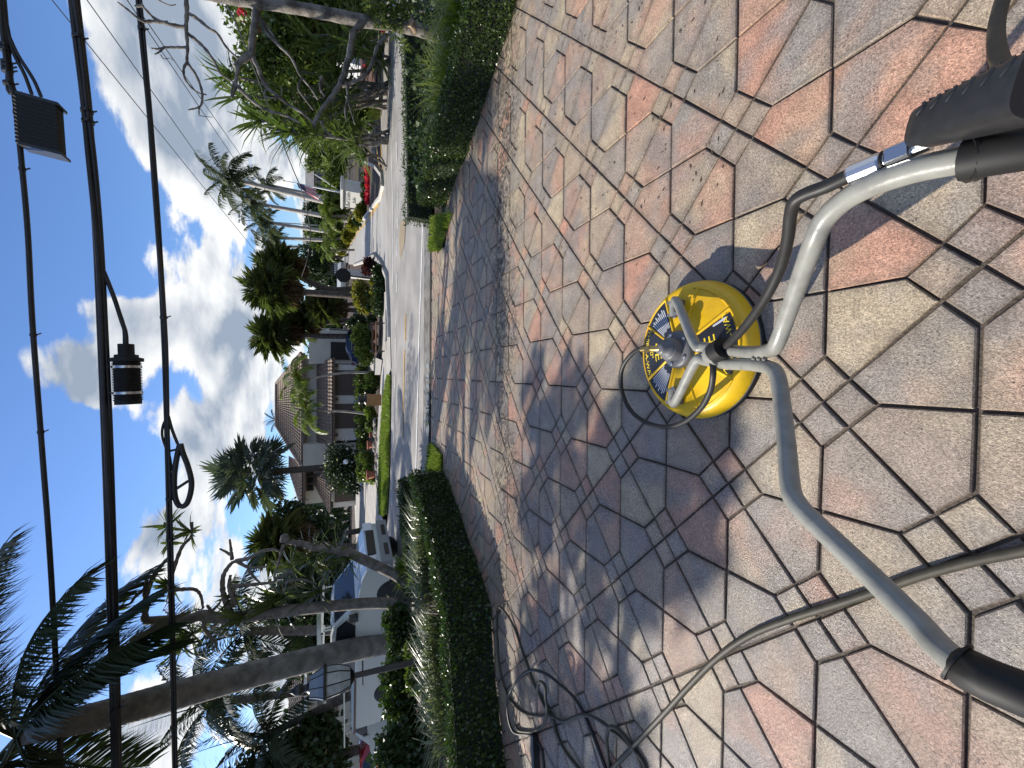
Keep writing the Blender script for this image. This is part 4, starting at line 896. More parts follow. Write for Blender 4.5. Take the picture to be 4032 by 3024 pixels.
# bare frangipani on the right
def q1(x, y): return (x*1100/1825, y*1100/1825)
def q4(x, y): return (800+x*.5426, y*.5426)
fY = 6.6; fbase = baseg(1775,150,fY,-.17)
fr_ = thing('frangipani_tree', 'bare grey frangipani with crooked knobbly branches beside the right hedge', 'tree', fbase)
def fbranch(pts, r, f=q4, nm='branch', k=.5, mm=BARK_P):
    mb = MB(); P_ = [at(*f(q[0], q[1]), fY+(q[2] if len(q) > 2 else 0)) for q in pts]; S = smooth_path(P_, 5); n_ = len(S)
    r = r*(1 if nm == 'trunk' else .66); mb.tube(S, [r*(1-k*i/n_)*(1+.16*math.sin(i*1.9+r*77)*(1 if r < .06 else .3)) for i in range(n_)], 8); return mb.build(nm, mm, fr_)
trunk = fbranch([(1790,290),(1650,240),(1500,200),(1320,170),(1150,150),(900,100),(600,45),(300,5),(100,-30),(-200,-80)], .10, q4, 'trunk', .35, BARK_P)
mb = MB(); s0 = at(*q4(1500,160), fY-.1); mb.tube([at(*q4(1530,215), fY), s0], [.075,.065], 10); mb.build('cut_stub', mat('cut_wood', (.30,.21,.13), .8), fr_)
for pts, r in ((([(1150,180),(1090,240),(1060,400),(1010,570),(950,680),(880,770),(800,900)]), .075), ([(1320,270),(1270,330),(1230,450),(1180,540),(1080,600),(1010,620)], .05), ([(400,90),(370,60),(300,20)], .05), ([(390,40),(370,200),(350,330),(350,400),(270,450),(225,480)], .075), ([(350,390),(400,500),(450,620),(520,680),(620,760),(720,820),(800,890)], .045), ([(270,450),(245,540),(235,640),(205,710)], .04), ([(230,600),(300,680),(380,750),(470,800),(600,840),(700,890)], .04), ([(410,130),(460,240),(560,340),(640,420),(700,540),(780,640),(830,720)], .035), ([(430,150),(520,280),(540,330)], .03), ([(720,560),(690,640),(740,720),(800,800)], .025), ([(860,560),(850,640),(880,700)], .035), ([(1040,600),(1050,700),(1030,800),(1040,880)], .03), ([(1040,700),(1060,760),(1100,900)], .025), ([(470,600),(450,700),(560,700),(570,620)], .02), ([(850,880),(900,960),(960,1000)], .022)): fbranch(pts, r)
for pts, r in (([(1215,-20),(1220,90),(1215,190),(1225,300),(1220,400)], .045), ([(1210,180),(1110,160),(1010,120),(930,40)], .04), ([(1100,150),(1000,140),(940,140),(890,110),(830,60),(770,15)], .033), ([(1220,80),(1300,130),(1370,190),(1420,220),(1480,310),(1560,390)], .036), ([(1220,215),(1290,270),(1350,330),(1410,420),(1440,480),(1530,540)], .036), ([(1220,310),(1150,310),(1080,310),(1030,320),(990,315)], .026), ([(1070,310),(1040,340),(1010,355)], .02), ([(1225,400),(1200,450),(1210,520),(1270,590),(1330,620)], .026), ([(1230,420),(1280,490),(1315,580),(1320,660),(1300,700),(1230,718)], .028), ([(1320,610),(1350,620)], .018), ([(1050,360),(1070,385),(1110,380),(1130,395)], .010), ([(1300,700),(1300,750)], .016), ([(1300,755),(1350,762),(1400,766)], .008), ([(1540,420),(1640,330),(1660,200),(1680,60)], .05), ([(1540,420),(1550,500),(1520,560),(1510,640)], .03), ([(940,35),(880,40)], .03), ([(1020,-10),(1060,15),(1110,35),(1150,30)], .016)): fbranch(pts, r, q1)

V, F = blob_leaves([tuple(at(*q4(x, y), fY-.1)-fbase) for x, y in ((1330,30),(1420,70),(1250,90),(1470,40),(1220,60),(1290,170),(1400,240),(1450,330),(1380,150))], [.16,.17,.15,.13,.14,.12,.10,.09,.13], 950, .085, shell=.1, asp=.14); put('twig_leaves', np_mesh('twig_leaves', V, F, LEAF_MID), fr_)
for pts in ([(1150,150),(1250,100),(1400,60),(1490,40)], [(1500,150),(1560,60),(1600,0),(1620,-40)], [(1520,120),(1470,60),(1420,20)], [(1530,135),(1590,110)]): fbranch(pts, .014)
# thicket of fan-leaved plants across the road on the right
LEAF_YUC = leafmat('sword_leaf', (.07,.11,.03), (.16,.18,.06), .3, .38)
def rosette_tree(label, base, tops, L, n, group, seed, name='sword_leaf_plant', m=LEAF_YUC, w=.035):
    b = Vector(base); root = thing(name, label, 'plant', b, 0, group)
    for j, t in enumerate(tops):
        mb = MB(); mb.tube(smooth_path([b+Vector((random.uniform(-.2,.2),random.uniform(-.2,.2),0)), b.lerp(t,.5)+Vector((random.uniform(-.3,.3),0,-.1)), t], 4), .045, 6); mb.build('stem', BARK_P, root)
        put('leaf_rosette', blade_mesh(n, L*random.uniform(.85,1.15), w, m, seed+j), root, t-b)
    return root
gp_ = 'sword-leaved plants in the thicket across the road'
rosette_tree('sword-leaved plant with tall star heads at the road end of the thicket', baseg(1460,520,14,-.2), [at(*q4(640,960),14), at(*q4(820,980),13.6), at(*q4(1000,1000),14), at(*q4(1120,1050),13.6), at(*q4(900,860),14.4), at(*q4(1130,920),13.8)], 1.25, 40, gp_, 40)
rosette_tree('sword-leaved plant reaching highest at the left shoulder of the thicket', baseg(1440,400,14.6,-.2), [at(*q4(280,700),14.6), at(*q4(240,560),14.8), at(*q4(560,780),14.6), at(*q4(760,800),14.2), at(*q4(420,880),14.4)], 1.15, 40, gp_, 60)
rosette_tree('sword-leaved plant with fans hanging over the pavement below the bare branches', baseg(1470,230,13.6,-.2), [at(*q4(1290,400),13.2), at(*q4(1180,290),13.4), at(*q4(1000,330),13.6), at(*q4(980,520),13.8), at(*q4(1150,330),13)], 1.15, 40, gp_, 80)
rosette_tree('sword-leaved plant filling the middle of the thicket behind the bare branches', baseg(1455,330,14.2,-.2), [at(*q4(x, y), 14+dy) for x, y, dy in ((520,650,.5),(640,700,.2),(760,640,.4),(860,760,0),(930,600,.3),(700,520,.6),(1040,720,-.2),(560,900,0),(740,960,-.2))], 1.0, 38, gp_, 140)
rosette_tree('sword-leaved plant with drooping heads at the right end of the thicket', baseg(1470,120,14.0,-.2), [at(*q4(x, y), 13.8+dy) for x, y, dy in ((880,330,.2),(1000,200,.2),(1120,120,0),(1220,320,-.3),(760,260,.4))], 1.0, 38, gp_, 160)
rosette_tree('low sword-leaved plant at the kerb near the yellow road line', baseg(1470,640,14.6,-.2), [at(*q4(1180,1130),14.4), at(*q4(1100,1010),14.4)], .85, 36, gp_, 100)
def tree(name, label, base, blobs, Y, n, size, m, tr=.14, group=None, flowers=None, jy=.6, asp=.42, cat='tree', bk=BARK_D):
    b = Vector(base); root = thing(name, label, cat, b, 0, group)
    cs = [at(x, y, Y+random.uniform(-jy,jy)) for x, y, r in blobs]; rs = [r/FPX*Y for x, y, r in blobs]
    V, F = blob_leaves([tuple(c-b) for c in cs], rs, n, size, shell=.25, asp=asp); put('crown', np_mesh('crown', V, F, m), root)
    top = sum(cs, Vector())/len(cs); mb = MB(); mb.tube([b, b.lerp(top,.5)+Vector((.1,0,0)), top], [tr,tr*.8,tr*.5], 8)
    mb.build('trunk', bk, root); mb = MB()
    for c in cs: mb.tube([b.lerp(top,.45), b.lerp(top,.5).lerp(c,.5), c], [tr*.45,tr*.3,tr*.12], 5)
    mb.build('limbs', bk, root)
    if flowers: V, F = blob_leaves([tuple(c-b) for c in [at(x, y, Y-.4) for x, y, r in flowers[0]]], [r/FPX*Y for x, y, r in flowers[0]], flowers[1], flowers[2], shell=.2, asp=.6); put('flowers', np_mesh('flowers', V, F, flowers[3]), root)['kind'] = 'stuff'
    return root
redp = [(*q4(290,105),14),(*q4(400,235),18),(*q4(540,190),18),(*q4(640,350),14),(*q4(1285,55),16),(*q4(1320,262),18),(*q4(765,40),8),(*q4(685,297),6),(*q4(1180,480),8)]
tree('bougainvillea_tree', 'dark leafy tree dotted with red flower bunches at the right edge', baseg(1480,100,15.5,-.2), [(*q4(430,150),110),(*q4(620,60),120),(*q4(560,330),110),(*q4(700,420),100),(*q4(480,420),90),(*q4(860,200),100),(*q4(900,20),120),(*q4(1150,60),110),(*q4(1250,200),80),(*q4(380,540),60)], 15.5, 15000, .15, LEAF_MID, .16, flowers=(redp, 300, .085, FLOWER_RED))
tree('round_leaf_tree', 'dense round-leaved tree behind the sword-leaved thicket', baseg(1450,450,17.5,-.2), [(*q4(560,620),110),(*q4(700,760),110),(*q4(480,740),80),(*q4(820,880),90),(*q4(950,700),100),(*q4(640,500),90),(*q4(1080,800),80),(*q4(1000,950),70)], 17.5, 12000, .15, LEAF_MID, .16)
tree('dark_tree', 'dark shady tree in front of the pale wall on the right', baseg(1440,200,18.5,-.2), [(*q4(700,300),120),(*q4(780,560),90),(*q4(640,480),100),(*q4(800,120),110),(*q4(1000,260),60)], 18.5, 8000, .16, LEAF_DARK, .16)
sh_px('garden_shrub', 'rounded shrub behind the white gate pier on the right', [(*q4(1110,800),50),(*q4(1060,700),50),(*q4(1150,880),40)], 17.2, 1800, .10, LEAF_MID)
clump('feathery_grass', 'pale ornamental grass clump beside the white gate pier', 'grass clump', [baseg(*q4(1230,800),16.4,-.15), baseg(*q4(1230,770),16.4,-.15)], 500, .7, LEAF_BRT, w=.012, spread=.2)
bed = MB(); bed.add([gr(*q4(1250,620),RZ+.13), gr(*q4(1290,300),RZ+.13), gr(*q4(1300,0),RZ+.13), gr(*q4(1290,-200),RZ+.13), gr(*q4(1080,-200),RZ+.13), gr(*q4(1100,500),RZ+.13), gr(*q4(1190,860),RZ+.13)], [tuple(range(7))]); setp(bed.build('mulch_bed', mat('red_mulch', (.13,.055,.035), .9, (.06,.03,.02), 8, 5, bump=.5, bscale=50, coords='World')), kind='structure')
# cabbage palms by the street corner
gpp = 'cabbage palms on the far corner'
fan_palm('cabbage_palm', 'cabbage palm with a tall straight trunk and bushy head beside the street corner', baseg(1444,1167,22,-.2), at(1075,1143,22), .16, 'fan', 44, 1.3, gpp, skirt=16, seed=1)
fan_palm('cabbage_palm', 'cabbage palm with a curving trunk nearest the black sign', baseg(1410,1130,23.5,-.2), at(1112,1052,23.5), .15, 'fan', 42, 1.2, gpp, skirt=16, bend=(-.55,0,.0), seed=2)
fan_palm('cabbage_palm', 'cabbage palm with a round head standing beside the tile-roofed house', baseg(1430,1325,25.5,-.2), at(1085,1322,25.5), .15, 'fan', 42, 1.3, gpp, skirt=20, seed=3)
fan_palm('cabbage_palm', 'lower cabbage palm with a shaggy brown skirt behind the blue car', baseg(1420,1260,27.0,-.2), at(1170,1275,27), .16, 'fan', 40, 1.25, gpp, skirt=28, seed=4)
fan_palm('fan_palm_shrub', 'short bushy fan palm in front of the cabbage palm trunks', baseg(1440,1225,24,-.2), at(1290,1215,24), .12, 'fan', 34, 1.0, None, skirt=18, seed=5)
fan_palm('fan_palm_shrub', 'broad spiky fan palm left of the curving cabbage palm', baseg(1440,1190,26,-.2), at(1210,1225,26), .12, 'fan', 30, 1.1, None, skirt=10, seed=6)
# silver fan palm before the house
fan_palm('silver_fan_palm', 'tall silver grey fan palm with a single trunk before the house', baseg(1400,1832,29,-.2), at(1010,1862,29), .21, 'silver', 36, 2.3, None, seed=8, low=-.95)
# two slim palms with arching fronds
gps = 'slim arching palms before the garage doors'
pinnate_palm('slim_palm', 'slim pale-stemmed palm with drooping fronds beside the parked blue car', baseg(1478,1466,19.2,-.13), at(1215,1492,19.2), .055, .04, 'arch', 11, 1.25, gps, mat('pale_stem', (.32,.30,.26), .7, (.22,.20,.17), 6, 4), shaft=.35, bend=(.10,0,0), seed=3)
pinnate_palm('slim_palm', 'slim pale-stemmed palm with drooping fronds behind the brown bin', baseg(1476,1632,19.8,-.13), at(1250,1618,19.8), .055, .04, 'arch', 11, 1.35, gps, MATS['pale_stem'], shaft=.35, bend=(.06,0,0), seed=4)
# royal palms along the street
gpr = 'royal palms along the side street'
ROYT = mat('royal_trunk', (.40,.37,.33), .8, (.28,.255,.225), 3, 4)
for i, (l_, bx, by, tx, ty, Y, n, L) in enumerate((('tallest royal palm of the street row, nearest the white sign', 1392,822, 960,718, 37, 17, 2.5), ('second royal palm of the street row beside the flag', 1388,870, 1030,806, 42, 15, 2.3), ('windblown royal palm in the middle of the street row', 1380,925, 1075,880, 48, 15, 2.4), ('royal palm with drooping grey fronds fourth along the street row', 1374,950, 1115,938, 53, 15, 2.4), ('farthest royal palm of the street row beside the cabbage palms', 1368,972, 1090,972, 58, 14, 2.6), ('small royal palm behind the tallest one of the street row', 1380,800, 1085,735, 50, 13, 2.3))):
    pinnate_palm('royal_palm', l_, baseg(bx,by,Y,-.2), at(tx,ty,Y), .21, .15, 'royal', n, L, gpr, ROYT, shaft=.9, seed=30+i)
# palms behind on the left
gpl = 'feathery palms behind the left trucks'
pinnate_palm('feather_palm', 'feathery palm seen between the tall trunk and the bare screw pine', baseg(1500,2490,13,-.2), at(960,2485,13), .14, .10, 'coco', 15, 1.9, gpl, BARK, seed=51)
pinnate_palm('feather_palm', 'feathery palm with hanging fronds left of the tall trunk', baseg(1450,2700,16,-.2), at(830,2770,16), .14, .10, 'coco', 15, 2.2, gpl, BARK, seed=52)
pinnate_palm('feather_palm', 'leaning feathery palm in front of the left tiled roof', baseg(1400,2700,14,-.2), at(1060,2890,14), .13, .09, 'coco', 14, 1.9, gpl, BARK_D, seed=53)
fan_palm('cabbage_palm', 'dark cabbage palm at the left end of the far house', baseg(1415,2160,26,-.2), at(1110,2130,26), .17, 'fan', 44, 1.7, None, skirt=24, seed=9)
tree('dark_tree', 'dark evergreen tree at the left end of the tile-roofed house', baseg(1410,2090,30,-.2), [(1130,2030,60),(1180,2080,70),(1200,2150,80),(1260,2130,80),(1300,2210,70),(1220,2230,70)], 30, 6000, .26, LEAF_DARK, .2)
tree('dark_tree', 'dark tree behind the white pickup', baseg(1430,2350,18,-.2), [(1150,2330,80),(1230,2300,90),(1300,2400,90),(1200,2420,80),(1350,2260,70),(1300,2500,80),(1210,2560,80),(1100,2420,50)], 18, 9000, .16, LEAF_DARK, .18)
tree('dark_tree', 'dark broadleaf tree at the far left edge before the left house', baseg(1480,2950,14,-.2), [(1250,2920,80),(1290,2990,80),(1150,2990,80),(1200,2930,60),(1270,2860,45),(1230,3080,100),(1000,3070,80),(1060,3180,120),(900,3210,110)], 14, 11000, .16, LEAF_DARK, .16)

# ------------------------------------------------------------------ far house with tiled roofs
HY = 37.0
house = thing('tiled_house', 'two-storey cream house with brown tiled hip roof and brown garage doors', 'house', baseg(1400,1600,HY,RZ))
def W(x, y, Y=HY): return at(x, y, Y)
def xz(x, y): p = at(x, y, HY); return p.x, p.z
def wallbox(name, x0, x1, z0, z1, y0, y1, m, parent, proud=None):
    mb = MB(); mb.box(((x0+x1)/2,(y0+y1)/2,(z0+z1)/2), (abs(x1-x0), abs(y1-y0), abs(z1-z0))); return mb.build(name, m, parent)
def corr_roof(name, e0, e1, r1, r0, parent, pitch_w=.30, h=.07):
    """tiled slope: eave e0->e1, ridge r0->r1; rows of barrel tiles as real ridges"""
    e0, e1, r0, r1 = map(Vector, (e0, e1, r0, r1)); n = max(4, int((e1-e0).length/pitch_w)); nr = (e1-e0).cross(r0-e0).normalized()
    if nr.z < 0: nr = -nr
    mb = MB(); prof = []
    k = 4; rows = max(3, int((r0-e0).length/.45))
    for j in range(rows):
        t0, t1 = j/rows, (j+1)/rows; A_, B_ = [], []
        for i in range(n*k+1):
            u = i/(n*k); hh = abs(math.sin(math.pi*i/k))*h
            A_.append(e0.lerp(e1,u).lerp(r0.lerp(r1,u), t0)+nr*(hh+.045)); B_.append(e0.lerp(e1,u).lerp(r0.lerp(r1,u), t1)+nr*(hh+.01))
        mb.sheet(A_, B_)
    mb.add([e0, e1, r1, r0], [(0,1,2,3)])
    o = mb.build(name, ROOFT, parent); o['kind'] = 'stuff'; return o
zE = xz(1186,1600)[1]; zG = RZ; xR, xL = xz(1300,1400)[0], xz(1300,1765)[0]; xL2 = xz(1300,2015)[0]
# main block and wings
wallbox('wall', xL2+.3, xR-.2, zG, zE, HY+2.0, HY+9.0, WALLC, house)
wallbox('wall', xz(1250,1752)[0], xz(1250,1850)[0], zG, zE-.1, HY+.4, HY+1.99, WALLC, house)
zL = xz(1312,1600)[1]; zL0 = xz(1290,1600)[1]
gx0, gx1 = xz(1350,1435)[0], xz(1350,1735)[0]
wallbox('wall', gx1, gx0, zG, zL, HY, HY+1.98, WALLW, house)
for (ya, yb) in ((1458,1556),(1590,1687)):
    a, b = xz(1350,ya)[0], xz(1350,yb)[0]; mb = MB(); z1 = xz(1317,1600)[1]-.02
    mb.box(((a+b)/2, HY-.02, (zG+z1)/2), (abs(a-b), .06, z1-zG)); dr = mb.build('garage_door', BROWND, house)
    mb = MB()
    for k in range(4): mb.box(((a+b)/2, HY-.058, zG+(z1-zG)*(k+.5)/4), (abs(a-b)-.06, .014, (z1-zG)/4-.05))
    mb.build('door_panel', BROWND, dr)
for y in (1440, 1572, 1712):
    x_, z_ = xz(1325,y); mb = MB(); mb.box((x_, HY-.08, z_), (.22,.14,.26)); mb.build('wall_lamp', BROWNT, house)
corr_roof('tiles', (gx1-.5, HY-.55, zL+.02), (gx0+.5, HY-.55, zL+.02), (gx0+.2, HY+2.0, zL0+.85), (gx1-.2, HY+2.0, zL0+.85), house)
mb = MB(); mb.box(((gx0+gx1)/2, HY-.5, zL-.06), (gx0-gx1+1.0, .16, .16)); mb.build('fascia', BROWNT, house)
# upper hip roof
rz_ = xz(1098,1600)[1]; e_x0, e_x1 = xz(1186,1845)[0], xz(1186,1385)[0]; rx0, rx1 = xz(1100,1700)[0], xz(1100,1510)[0]
Ef, Eb = HY+1.3, HY+9.6; Rm = (Ef+Eb)/2
corr_roof('tiles', (e_x0, Ef, zE), (e_x1, Ef, zE), (rx1, Rm, rz_+.7), (rx0, Rm, rz_+.7), house)
corr_roof('tiles', (e_x1, Ef, zE), (e_x1, Eb, zE), (rx1, Rm+.01, rz_+.7), (rx1, Rm-.01, rz_+.7), house)
corr_roof('tiles', (e_x0, Eb, zE), (e_x0, Ef, zE), (rx0, Rm-.01, rz_+.7), (rx0, Rm+.01, rz_+.7), house)
mb = MB()
for a, b in (((e_x1,Ef,zE),(rx1,Rm,rz_+.7)),((e_x0,Ef,zE),(rx0,Rm,rz_+.7)),((rx0,Rm,rz_+.7),(rx1,Rm,rz_+.7))): mb.tube([Vector(a)+Vector((0,0,.1)), Vector(b)+Vector((0,0,.1))], .13, 7)
mb.build('ridge_cap', ROOFT, house)
mb = MB(); mb.box(((e_x0+e_x1)/2, Ef+.10, zE-.10), (e_x1-e_x0, .14, .20)); mb.build('fascia', BROWNT, house)
# left wing roof, window, porch roof and door
lz = xz(1145,1930)[1]; lx0, lx1 = xz(1190,2030)[0], xz(1190,1835)[0]
corr_roof('tiles', (lx0, HY+1.0, zE-.05), (lx1, HY+1.0, zE-.05), (lx1+.1, HY+5, lz+.55), (xz(1145,1880)[0]-.3, HY+5, lz+.55), house)
mb = MB(); mb.box(((lx0+lx1)/2, HY+1.05, zE-.15), (lx1-lx0, .14, .20)); mb.build('fascia', BROWNT, house)
wx0, wx1 = xz(1215,1955)[0], xz(1215,1865)[0]; wz0, wz1 = xz(1232,1900)[1], xz(1200,1900)[1]
mb = MB(); mb.box(((wx0+wx1)/2, HY+1.96, (wz0+wz1)/2), (wx1-wx0, .12, wz1-wz0)); wnd = mb.build('window', BROWNT, house)
for k in range(3): mb = MB(); w3 = (wx1-wx0)/3; mb.box((wx0+w3*(k+.5), HY+1.89, (wz0+wz1)/2), (w3-.12, .04, wz1-wz0-.16)); mb.build('pane', GLASSD, wnd)
for (ya, yb, xa, xb) in ((1586,1612,1192,1212),(1535,1548,1195,1225)):
    a, b = xz(1200,ya), xz(1200,yb); z0, z1 = xz(xb,1600)[1], xz(xa,1600)[1]; mb = MB(); mb.box(((a[0]+b[0])/2, HY+1.96, (z0+z1)/2), (abs(a[0]-b[0]), .12, z1-z0)); w_ = mb.build('window', BROWNT, house); mb = MB(); mb.box(((a[0]+b[0])/2, HY+1.89, (z0+z1)/2), (abs(a[0]-b[0])-.14, .03, z1-z0-.14)); mb.build('pane', GLASSD, w_)
px0, px1 = xz(1300,2030)[0], xz(1300,1840)[0]
corr_roof('tiles', (px0, HY-.4, xz(1305,1950)[1]), (px1, HY-.4, xz(1305,1950)[1]), (xz(1262,1900)[0]+.4, HY+2.0, xz(1258,1900)[1]+.5), (xz(1262,1900)[0]-.4, HY+2.0, xz(1258,1900)[1]+.5), house)
wallbox('wall', px0+.6, px1-.4, zG, xz(1312,1950)[1], HY, HY+1.98, WALLW, house)
a, b = xz(1350,1975)[0], xz(1350,1885)[0]; mb = MB(); mb.box(((a+b)/2, HY-.02, (zG+xz(1317,1900)[1])/2), (b-a, .06, xz(1317,1900)[1]-zG-.02)); mb.build('garage_door', BROWND, house)
# right end of the house behind the blue car
wallbox('wall', xz(1300,1425)[0]-.1, xz(1300,1290)[0], zG, xz(1215,1350)[1], HY+.6, HY+1.97, WALLC, house)
mb = MB(); a, b = xz(1350,1415)[0], xz(1350,1345)[0]; mb.box(((a+b)/2, HY+.56, (zG+xz(1302,1400)[1])/2), (b-a, .06, xz(1302,1400)[1]-zG)); mb.build('opening', mat('deep_shade', (.02,.018,.016), .9), house)

# left neighbour house
LY = 27
lh = thing('tiled_house', 'low cream house with a tiled roof behind the trucks at the left', 'house', baseg(1400,2850,LY,RZ))
a, b = at(1200,3150,LY), at(1200,2330,LY); mb = MB(); z1 = at(1197,2850,LY).z
mb.box(((a.x+b.x)/2, LY+3, (RZ+z1)/2), (b.x-a.x, 5.0, z1-RZ)); mb.build('wall', mat('tan_stucco', (.42,.385,.30), .85, (.36,.33,.26), 1, 4), lh)
r0_, r1_ = at(1140,3150,LY+3), at(1140,2330,LY+3)
corr_roof('tiles', (a.x-.5, LY+.0, z1+.02), (b.x+.5, LY+.0, z1+.02), (b.x, LY+3.0, r1_.z), (a.x, LY+3.0, r0_.z), lh)
mb = MB(); mb.box(((a.x+b.x)/2, LY+.06, z1-.08), (b.x-a.x+1.0, .12, .16)); mb.build('fascia', WALLW, lh)
for y in (2480, 2760): p0, p1 = at(1330,y+60,LY+.44), at(1250,y-10,LY+.44); mb = MB(); mb.box(((p0.x+p1.x)/2, LY+.46, (p0.z+p1.z)/2), (abs(p1.x-p0.x), .12, abs(p1.z-p0.z))); w_ = mb.build('window', BROWNT, lh); mb = MB(); mb.box(((p0.x+p1.x)/2, LY+.39, (p0.z+p1.z)/2), (abs(p1.x-p0.x)-.16, .03, abs(p1.z-p0.z)-.16)); mb.build('pane', GLASSD, w_)

# buildings at the right and far end of the street
BLUEG = mat('blue_shutter', (.05,.13,.25), .5)
ab = thing('apartment_block', 'white apartment block with blue shutters behind the flagpole', 'building', baseg(1330,700,85,RZ))
def slab(parent, name, x0, x1, ya, yb, Y, depth, m):
    a, b = at(x1, ya, Y), at(x0, yb, Y); mb = MB(); mb.box(((a.x+b.x)/2, Y+depth/2, (a.z+b.z)/2), (abs(a.x-b.x), depth, abs(a.z-b.z))); return mb.build(name, m, parent)
slab(ab, 'wall', 1235,1345, 780,560, 85, 12, WALLW); slab(ab, 'balcony_slab', 1232,1238, 790,550, 84, 12, WALLW)
for y in (770,735,700,660,620,585):
    w_ = slab(ab, 'window', 1248,1272, y-8, y+8, 84.9, .2, BLUEG); slab(ab, 'pane', 1251,1270, y-4, y+4, 84.8, .08, GLASSD) .parent
for y in (752,718,680,640): slab(ab, 'window', 1250,1285, y-6, y+6, 84.9, .2, GLASSD)
mb = MB(); a, b = at(1237,800,84), at(1237,545,84); mb.loft([[Vector((a.x,83,a.z)),Vector((a.x,97,a.z)),Vector((a.x+2,90,a.z+1.8)),Vector((a.x+2,89.9,a.z+1.8))],[Vector((b.x,83,a.z)),Vector((b.x,97,a.z)),Vector((b.x-2,90,a.z+1.8)),Vector((b.x-2,89.9,a.z+1.8))]]); mb.build('roof', mat('grey_roof', (.22,.21,.20), .8, (.17,.16,.155), 1, 3), ab)
gb = thing('street_house', 'pale house with a grey roof behind the royal palms', 'house', baseg(1330,880,75,RZ))
slab(gb, 'wall', 1225,1340, 960,800, 75, 10, WALLC); mb = MB(); a, b = at(1228,980,74), at(1228,790,74); mb.loft([[Vector((a.x,73.6,a.z)),Vector((a.x,86,a.z)),Vector((a.x+2,80,a.z+1.7)),Vector((a.x+2,79.9,a.z+1.7))],[Vector((b.x,73.6,a.z)),Vector((b.x,86,a.z)),Vector((b.x-2,80,a.z+1.7)),Vector((b.x-2,79.9,a.z+1.7))]]); mb.build('roof', MATS['grey_roof'], gb)
for y in (940,910,880,850,825): slab(gb, 'window', 1255,1285, y-7, y+7, 74.95, .12, GLASSD)
sb = thing('white_villa', 'white wall of a villa showing through the thicket at the right', 'house', baseg(1400,200,22,RZ))
slab(sb, 'wall', 1205,1420, 260,60, 22, 5, mat('pale_blue_stucco', (.50,.52,.54), .85, (.44,.46,.48), 1, 4)); slab(sb, 'door', 1300,1420, 130,90, 21.93, .1, GLASSD); slab(sb, 'window', 1230,1290, 230,190, 21.93, .1, GLASSD)
gpi = thing('gate_pier', 'white rendered gate pier with a small lamp beside the right planting bed', 'gate pier', gr(*q4(1215,700),RZ))
pw = gpi.location; mb = MB(); mb.box((pw.x, pw.y+.4, .35), (.95,.8,1.1)); mb.build('pier', WALLW, gpi); mb = MB(); mb.box((pw.x, pw.y+.4, .94), (1.08,.92,.08)); mb.build('cap', WALLW, gpi); mb = MB(); mb.box((pw.x-.49, pw.y+.25, .55), (.06,.14,.18)); mb.build('lamp', BLACKM, gpi)

# ------------------------------------------------------------------ street furniture
# entrance monument with script lettering
mY = 30.0
mo = thing('entrance_sign', 'white block sign reading Bel Lido Isle with a moulded cap on the street island', 'sign', baseg(1425,750,mY,RZ))
mr_ = R(36)
pa, pb = at(1424,820,mY), at(1352,750,mY); cx_ = at(1390,757,mY); hh_ = at(1355,760,mY).z
mw = 1.45; md = 1.15
mc = Vector((cx_.x, mY+.3, 0)); mrot = Matrix.Rotation(mr_, 3, 'Z')
def mbx(c, d, nm, m, par=mo): mb = MB(); mb.box(mc+mrot@Vector((c[0],c[1],0))+Vector((0,0,c[2])), d, rz=mr_); return mb.build(nm, m, par)
zt = hh_; mbx((0,0,(RZ+zt)/2), (mw,md,zt-RZ), 'body', WALLW)
cap = mbx((0,0,zt+.04), (mw*1.09,md*1.12,.08), 'cap', WALLW); mbx((0,0,zt+.13), (mw*1.18,md*1.22,.10), 'cap_moulding', WALLW, cap); mbx((0,0,zt+.20), (mw*1.10,md*1.14,.04), 'cap_moulding', WALLW, cap)
for i, (s, z, sz) in enumerate((('Bel Lido', .66, .34), ('Isle', .32, .34))):
    me = text_mesh(s, sz); co = np.zeros(len(me.vertices)*3); me.vertices.foreach_get('co', co); co = co.reshape(-1,3); co[:,0] = co[:,0]*.95+co[:,1]*.3   # slanted like script
    # on the sunny side that faces left
    nx = mrot@Vector((-1,0,0)); tx = mrot@Vector((0,-1,0))
    org = mc+nx*(mw/2+.006)+Vector((0,0,RZ+(zt-RZ)*z+.1)); V = np.array([tuple(org+tx*float(a)+Vector((0,0,float(b)))+nx*float(c_)*8) for a, b, c_ in co])-np.array(tuple(mo.location))
    me.vertices.foreach_set('co', V.astype(np.float32).ravel()); me.update(); me.materials.clear(); me.materials.append(mat('letter_dark', (.10,.10,.09), .5)); put('lettering', me, mo)
# flag poles
def flag(label, px_base, px_top, Y, fpts, stripes=False, group='flags behind the entrance sign'):
    b, t = at(*px_base, Y), at(*px_top, Y); b.z = RZ; t.x = b.x+(t.x-b.x); root = thing('flagpole', label, 'flagpole', b, 0, group)
    mb = MB(); mb.tube([b, t], [.07,.045], 8); mb.build('pole', mat('white_pole', (.75,.75,.74), .4), root)
    mb = MB(); mb.lathe([(.001,-.08),(.08,-.02),(.08,.02),(.001,.08)], 10, t); mb.build('finial', BRASS, root)
    return root, t
fl, ft = flag('white flagpole with a limp red and white striped flag', (1352,762), (1118,712), 34, None)
RED, WHT, NAVY = mat('flag_red', (.45,.02,.035), .7), mat('flag_white', (.72,.72,.70), .7), mat('flag_navy', (.02,.03,.10), .7)
fm = MB(); ms3 = [MB(), MB()]; dirp = (at(1240,736,34)-at(1168,716,34)); o0 = at(1170,722,34); 
